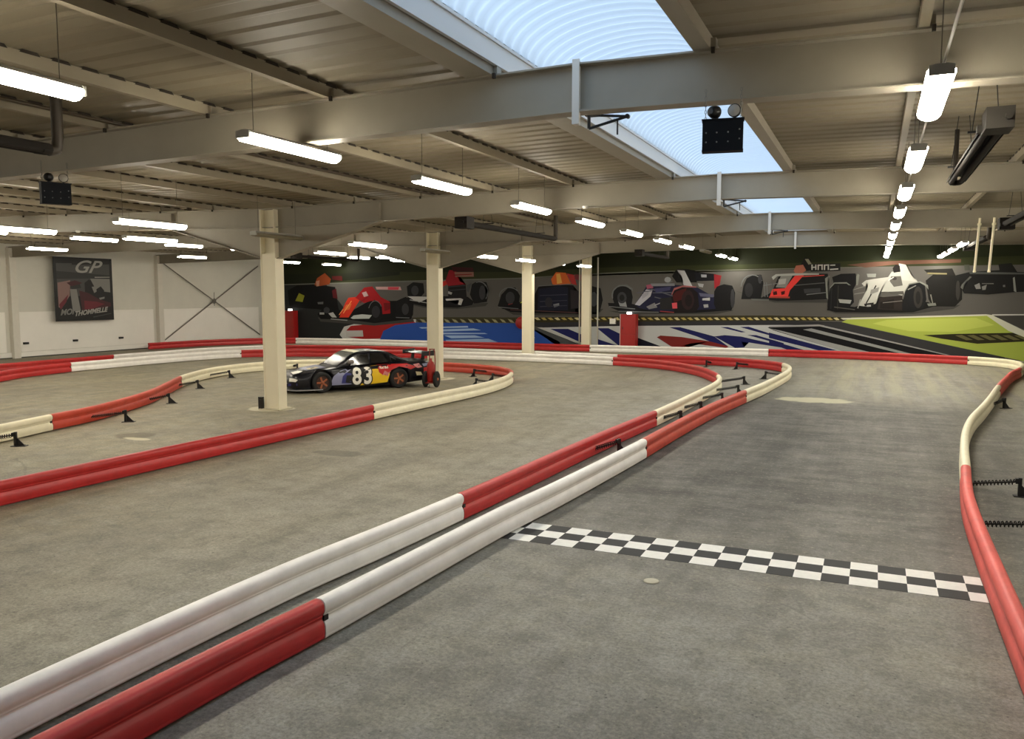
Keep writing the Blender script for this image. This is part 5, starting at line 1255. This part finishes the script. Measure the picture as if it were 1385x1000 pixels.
drape(6, [(-1.55,.68),(-1.75,.70),(-1.85,.58),(-1.70,.56),(-1.62,.60)]); drape(7, [(-1.62,.46),(-1.80,.44),(-1.86,.34),(-1.66,.34)])
drape(3, [(-1.86,.68),(-2.05,.69),(-2.05,.62),(-1.90,.60)]); drape(6, [(-.62,.54),(-.72,.48),(-.82,.52),(-.74,.44),(-.70,.36),(-.64,.43),(-.54,.40),(-.58,.48)])
drape(2, [(-1.9,.56),(-2.1,.58),(-2.1,.36),(-1.9,.40)])
for ch, x0 in (('8', .38), ('3', .045)):
    for mi, bold in ((5, .055), (0, .018)):
        tv, tf = text_polys(ch, .66, 0, bold)
        drape(mi, None, ([(x0-a*.85, .20+b2) for a, b2 in tv], tf))
tv, tf = text_polys('Red Bull', .10, .1, .002); drape(0, None, ([(-.46-a*.8, .60+b2) for a, b2 in tv], tf))
lv.build('side_livery', LIV, car)
# nose and hood stickers
ns = MB()
def nose(mi, pts, off):
    ns.add([(x, y, next(c for a, c in [(0, st_at(x)[2]+.014+off)])) for x, y in pts], [tuple(range(len(pts)))], mi)
nose(0, [(1.92,.10),(1.98,.50),(1.86,.62),(1.70,.48),(1.74,.14)], .012); nose(3, [(1.55,-.4),(1.6,.5),(1.05,.55),(1.0,-.45)], .006); nose(7, [(1.5,.1),(1.52,.45),(1.2,.42),(1.22,.1)], .012)
nose(5, [(1.4,.2),(1.42,.36),(1.3,.34),(1.31,.2)], .016)
def fr(mi, pts, off=.012):
    out = []
    for y, z in pts:
        lo, hi = 1.2, 2.12
        for _ in range(24):
            md = (lo+hi)/2; wv = side_y(md, z)
            if wv > abs(y): lo = md
            else: hi = md
        out.append((lo+off, y*1.01, z))
    ns.add(out, [tuple(range(len(out)))], mi)
fr(0, [(.46,.44),(.62,.44),(.70,.40),(.68,.34),(.50,.35)]); fr(0, [(.20,.33),(.34,.33),(.40,.28),(.22,.28)]); fr(4, [(.45,.28),(.70,.30),(.70,.24),(.45,.22)]); fr(5, [(-.4,.36),(.3,.36),(.36,.2),(-.4,.2)], .02)
ns.build('nose_stickers', LIV, car)
w = MB(); vv = []
for u in (-1, -.5, 0, .5, 1): vv += [cab_top(.20, u, .010), cab_top(.02, u, .010)]
w.add(vv, [(2*k, 2*k+2, 2*k+3, 2*k+1) for k in range(4)]); w.build('roof_glint', mat('cream_roof_glint', (216,206,176), .4), car)  # cream strip paints the lamp reflection along the front of the roof

# red wheeled unit standing behind the car
r = empty('wheeled_red_unit', (-11.93, 20.93, 0), CAR_ROT+.75); tag(r, 'narrow red unit on wheels standing behind the tail of the race car', 'wheeled unit')
t = MB(); t.lathe([(.0,.14),(.09,.15),(.115,.20),(.115,.66),(.09,.74),(.04,.78),(.035,.86)], 20); t.build('red_tank', mat('unit_red', (150,26,20), .4), r)
t = MB()
for s in (-1, 1): t.tube([(-.10, s*.09, .20), (-.13, s*.09, .7), (-.12, s*.08, 1.05), (-.10, s*.05, 1.13)], .016, 8)
t.tube([(-.10,-.09,1.12),(-.10,.09,1.12)], .016, 8); t.box((0,0,.14), (.25,.3,.03))
t.build('handle_frame', mat('unit_frame_red', (132,34,24), .45), r)
for s in (-1, 1):
    M = Matrix.Translation((-.02, s*.17, .24)) @ Matrix.Rotation(-s*PI/2, 4, 'X')
    w = MB(); w.lathe([(.15,-.035),(.22,-.04),(.24,-.02),(.24,.02),(.22,.04),(.15,.035)], 28, 0, M); wo = w.build('wheel', M_RUBBER, r)
    q = MB(); q.lathe([(.155,-.03),(.155,.03),(.05,.02),(.04,.05),(0,.05)], 20, 0, M); q.build('rim', mat('orange_rim', (176,92,48), .5), wo)
MB().cyl((.14,0,.0), (.14,0,.14), .012, 8).build('prop_stand', M_GREY, r)

# ------------------------------------------------------------------ sky, camera, output look
W = bpy.data.worlds.new('overcast_sky'); S.world = W; W.use_nodes = True
nt = W.node_tree; bg = nt.nodes['Background']
tc = nt.nodes.new('ShaderNodeTexCoord'); dp = nt.nodes.new('ShaderNodeVectorMath'); dp.operation = 'DOT_PRODUCT'
dp.inputs[1].default_value = Vector((-.25, -.72, .65)).normalized(); nt.links.new(tc.outputs['Generated'], dp.inputs[0])
mr = nt.nodes.new('ShaderNodeMapRange'); mr.inputs['From Min'].default_value = -.3; mr.inputs['To Min'].default_value = .25*SKYS; mr.inputs['To Max'].default_value = 1.6*SKYS
nt.links.new(dp.outputs['Value'], mr.inputs['Value']); nt.links.new(mr.outputs['Result'], bg.inputs[1])
bg.inputs[0].default_value = (.60,.78,1.0,1)
cd = bpy.data.cameras.new('camera'); cam = bpy.data.objects.new('camera', cd); COL.objects.link(cam)
cam.location = (0, 0, 2.75); cam.rotation_euler = (math.radians(90-5.298), 0, math.radians(23.963))
cd.sensor_width = 36; cd.sensor_fit = 'HORIZONTAL'; cd.lens = 1100/1385*36; cd.clip_start = .05; cd.clip_end = 200
S.camera = cam
S.view_settings.view_transform = 'Standard'; S.view_settings.look = 'None'; S.view_settings.gamma = 1
S.view_settings.use_curve_mapping = False; S.view_settings.exposure = EXPO
S.cycles.max_bounces = 8; S.cycles.diffuse_bounces = 5; S.cycles.use_denoising = True
try: S.cycles.denoiser = 'OPENIMAGEDENOISE'
except Exception: pass
S.cycles.sample_clamp_indirect = 4
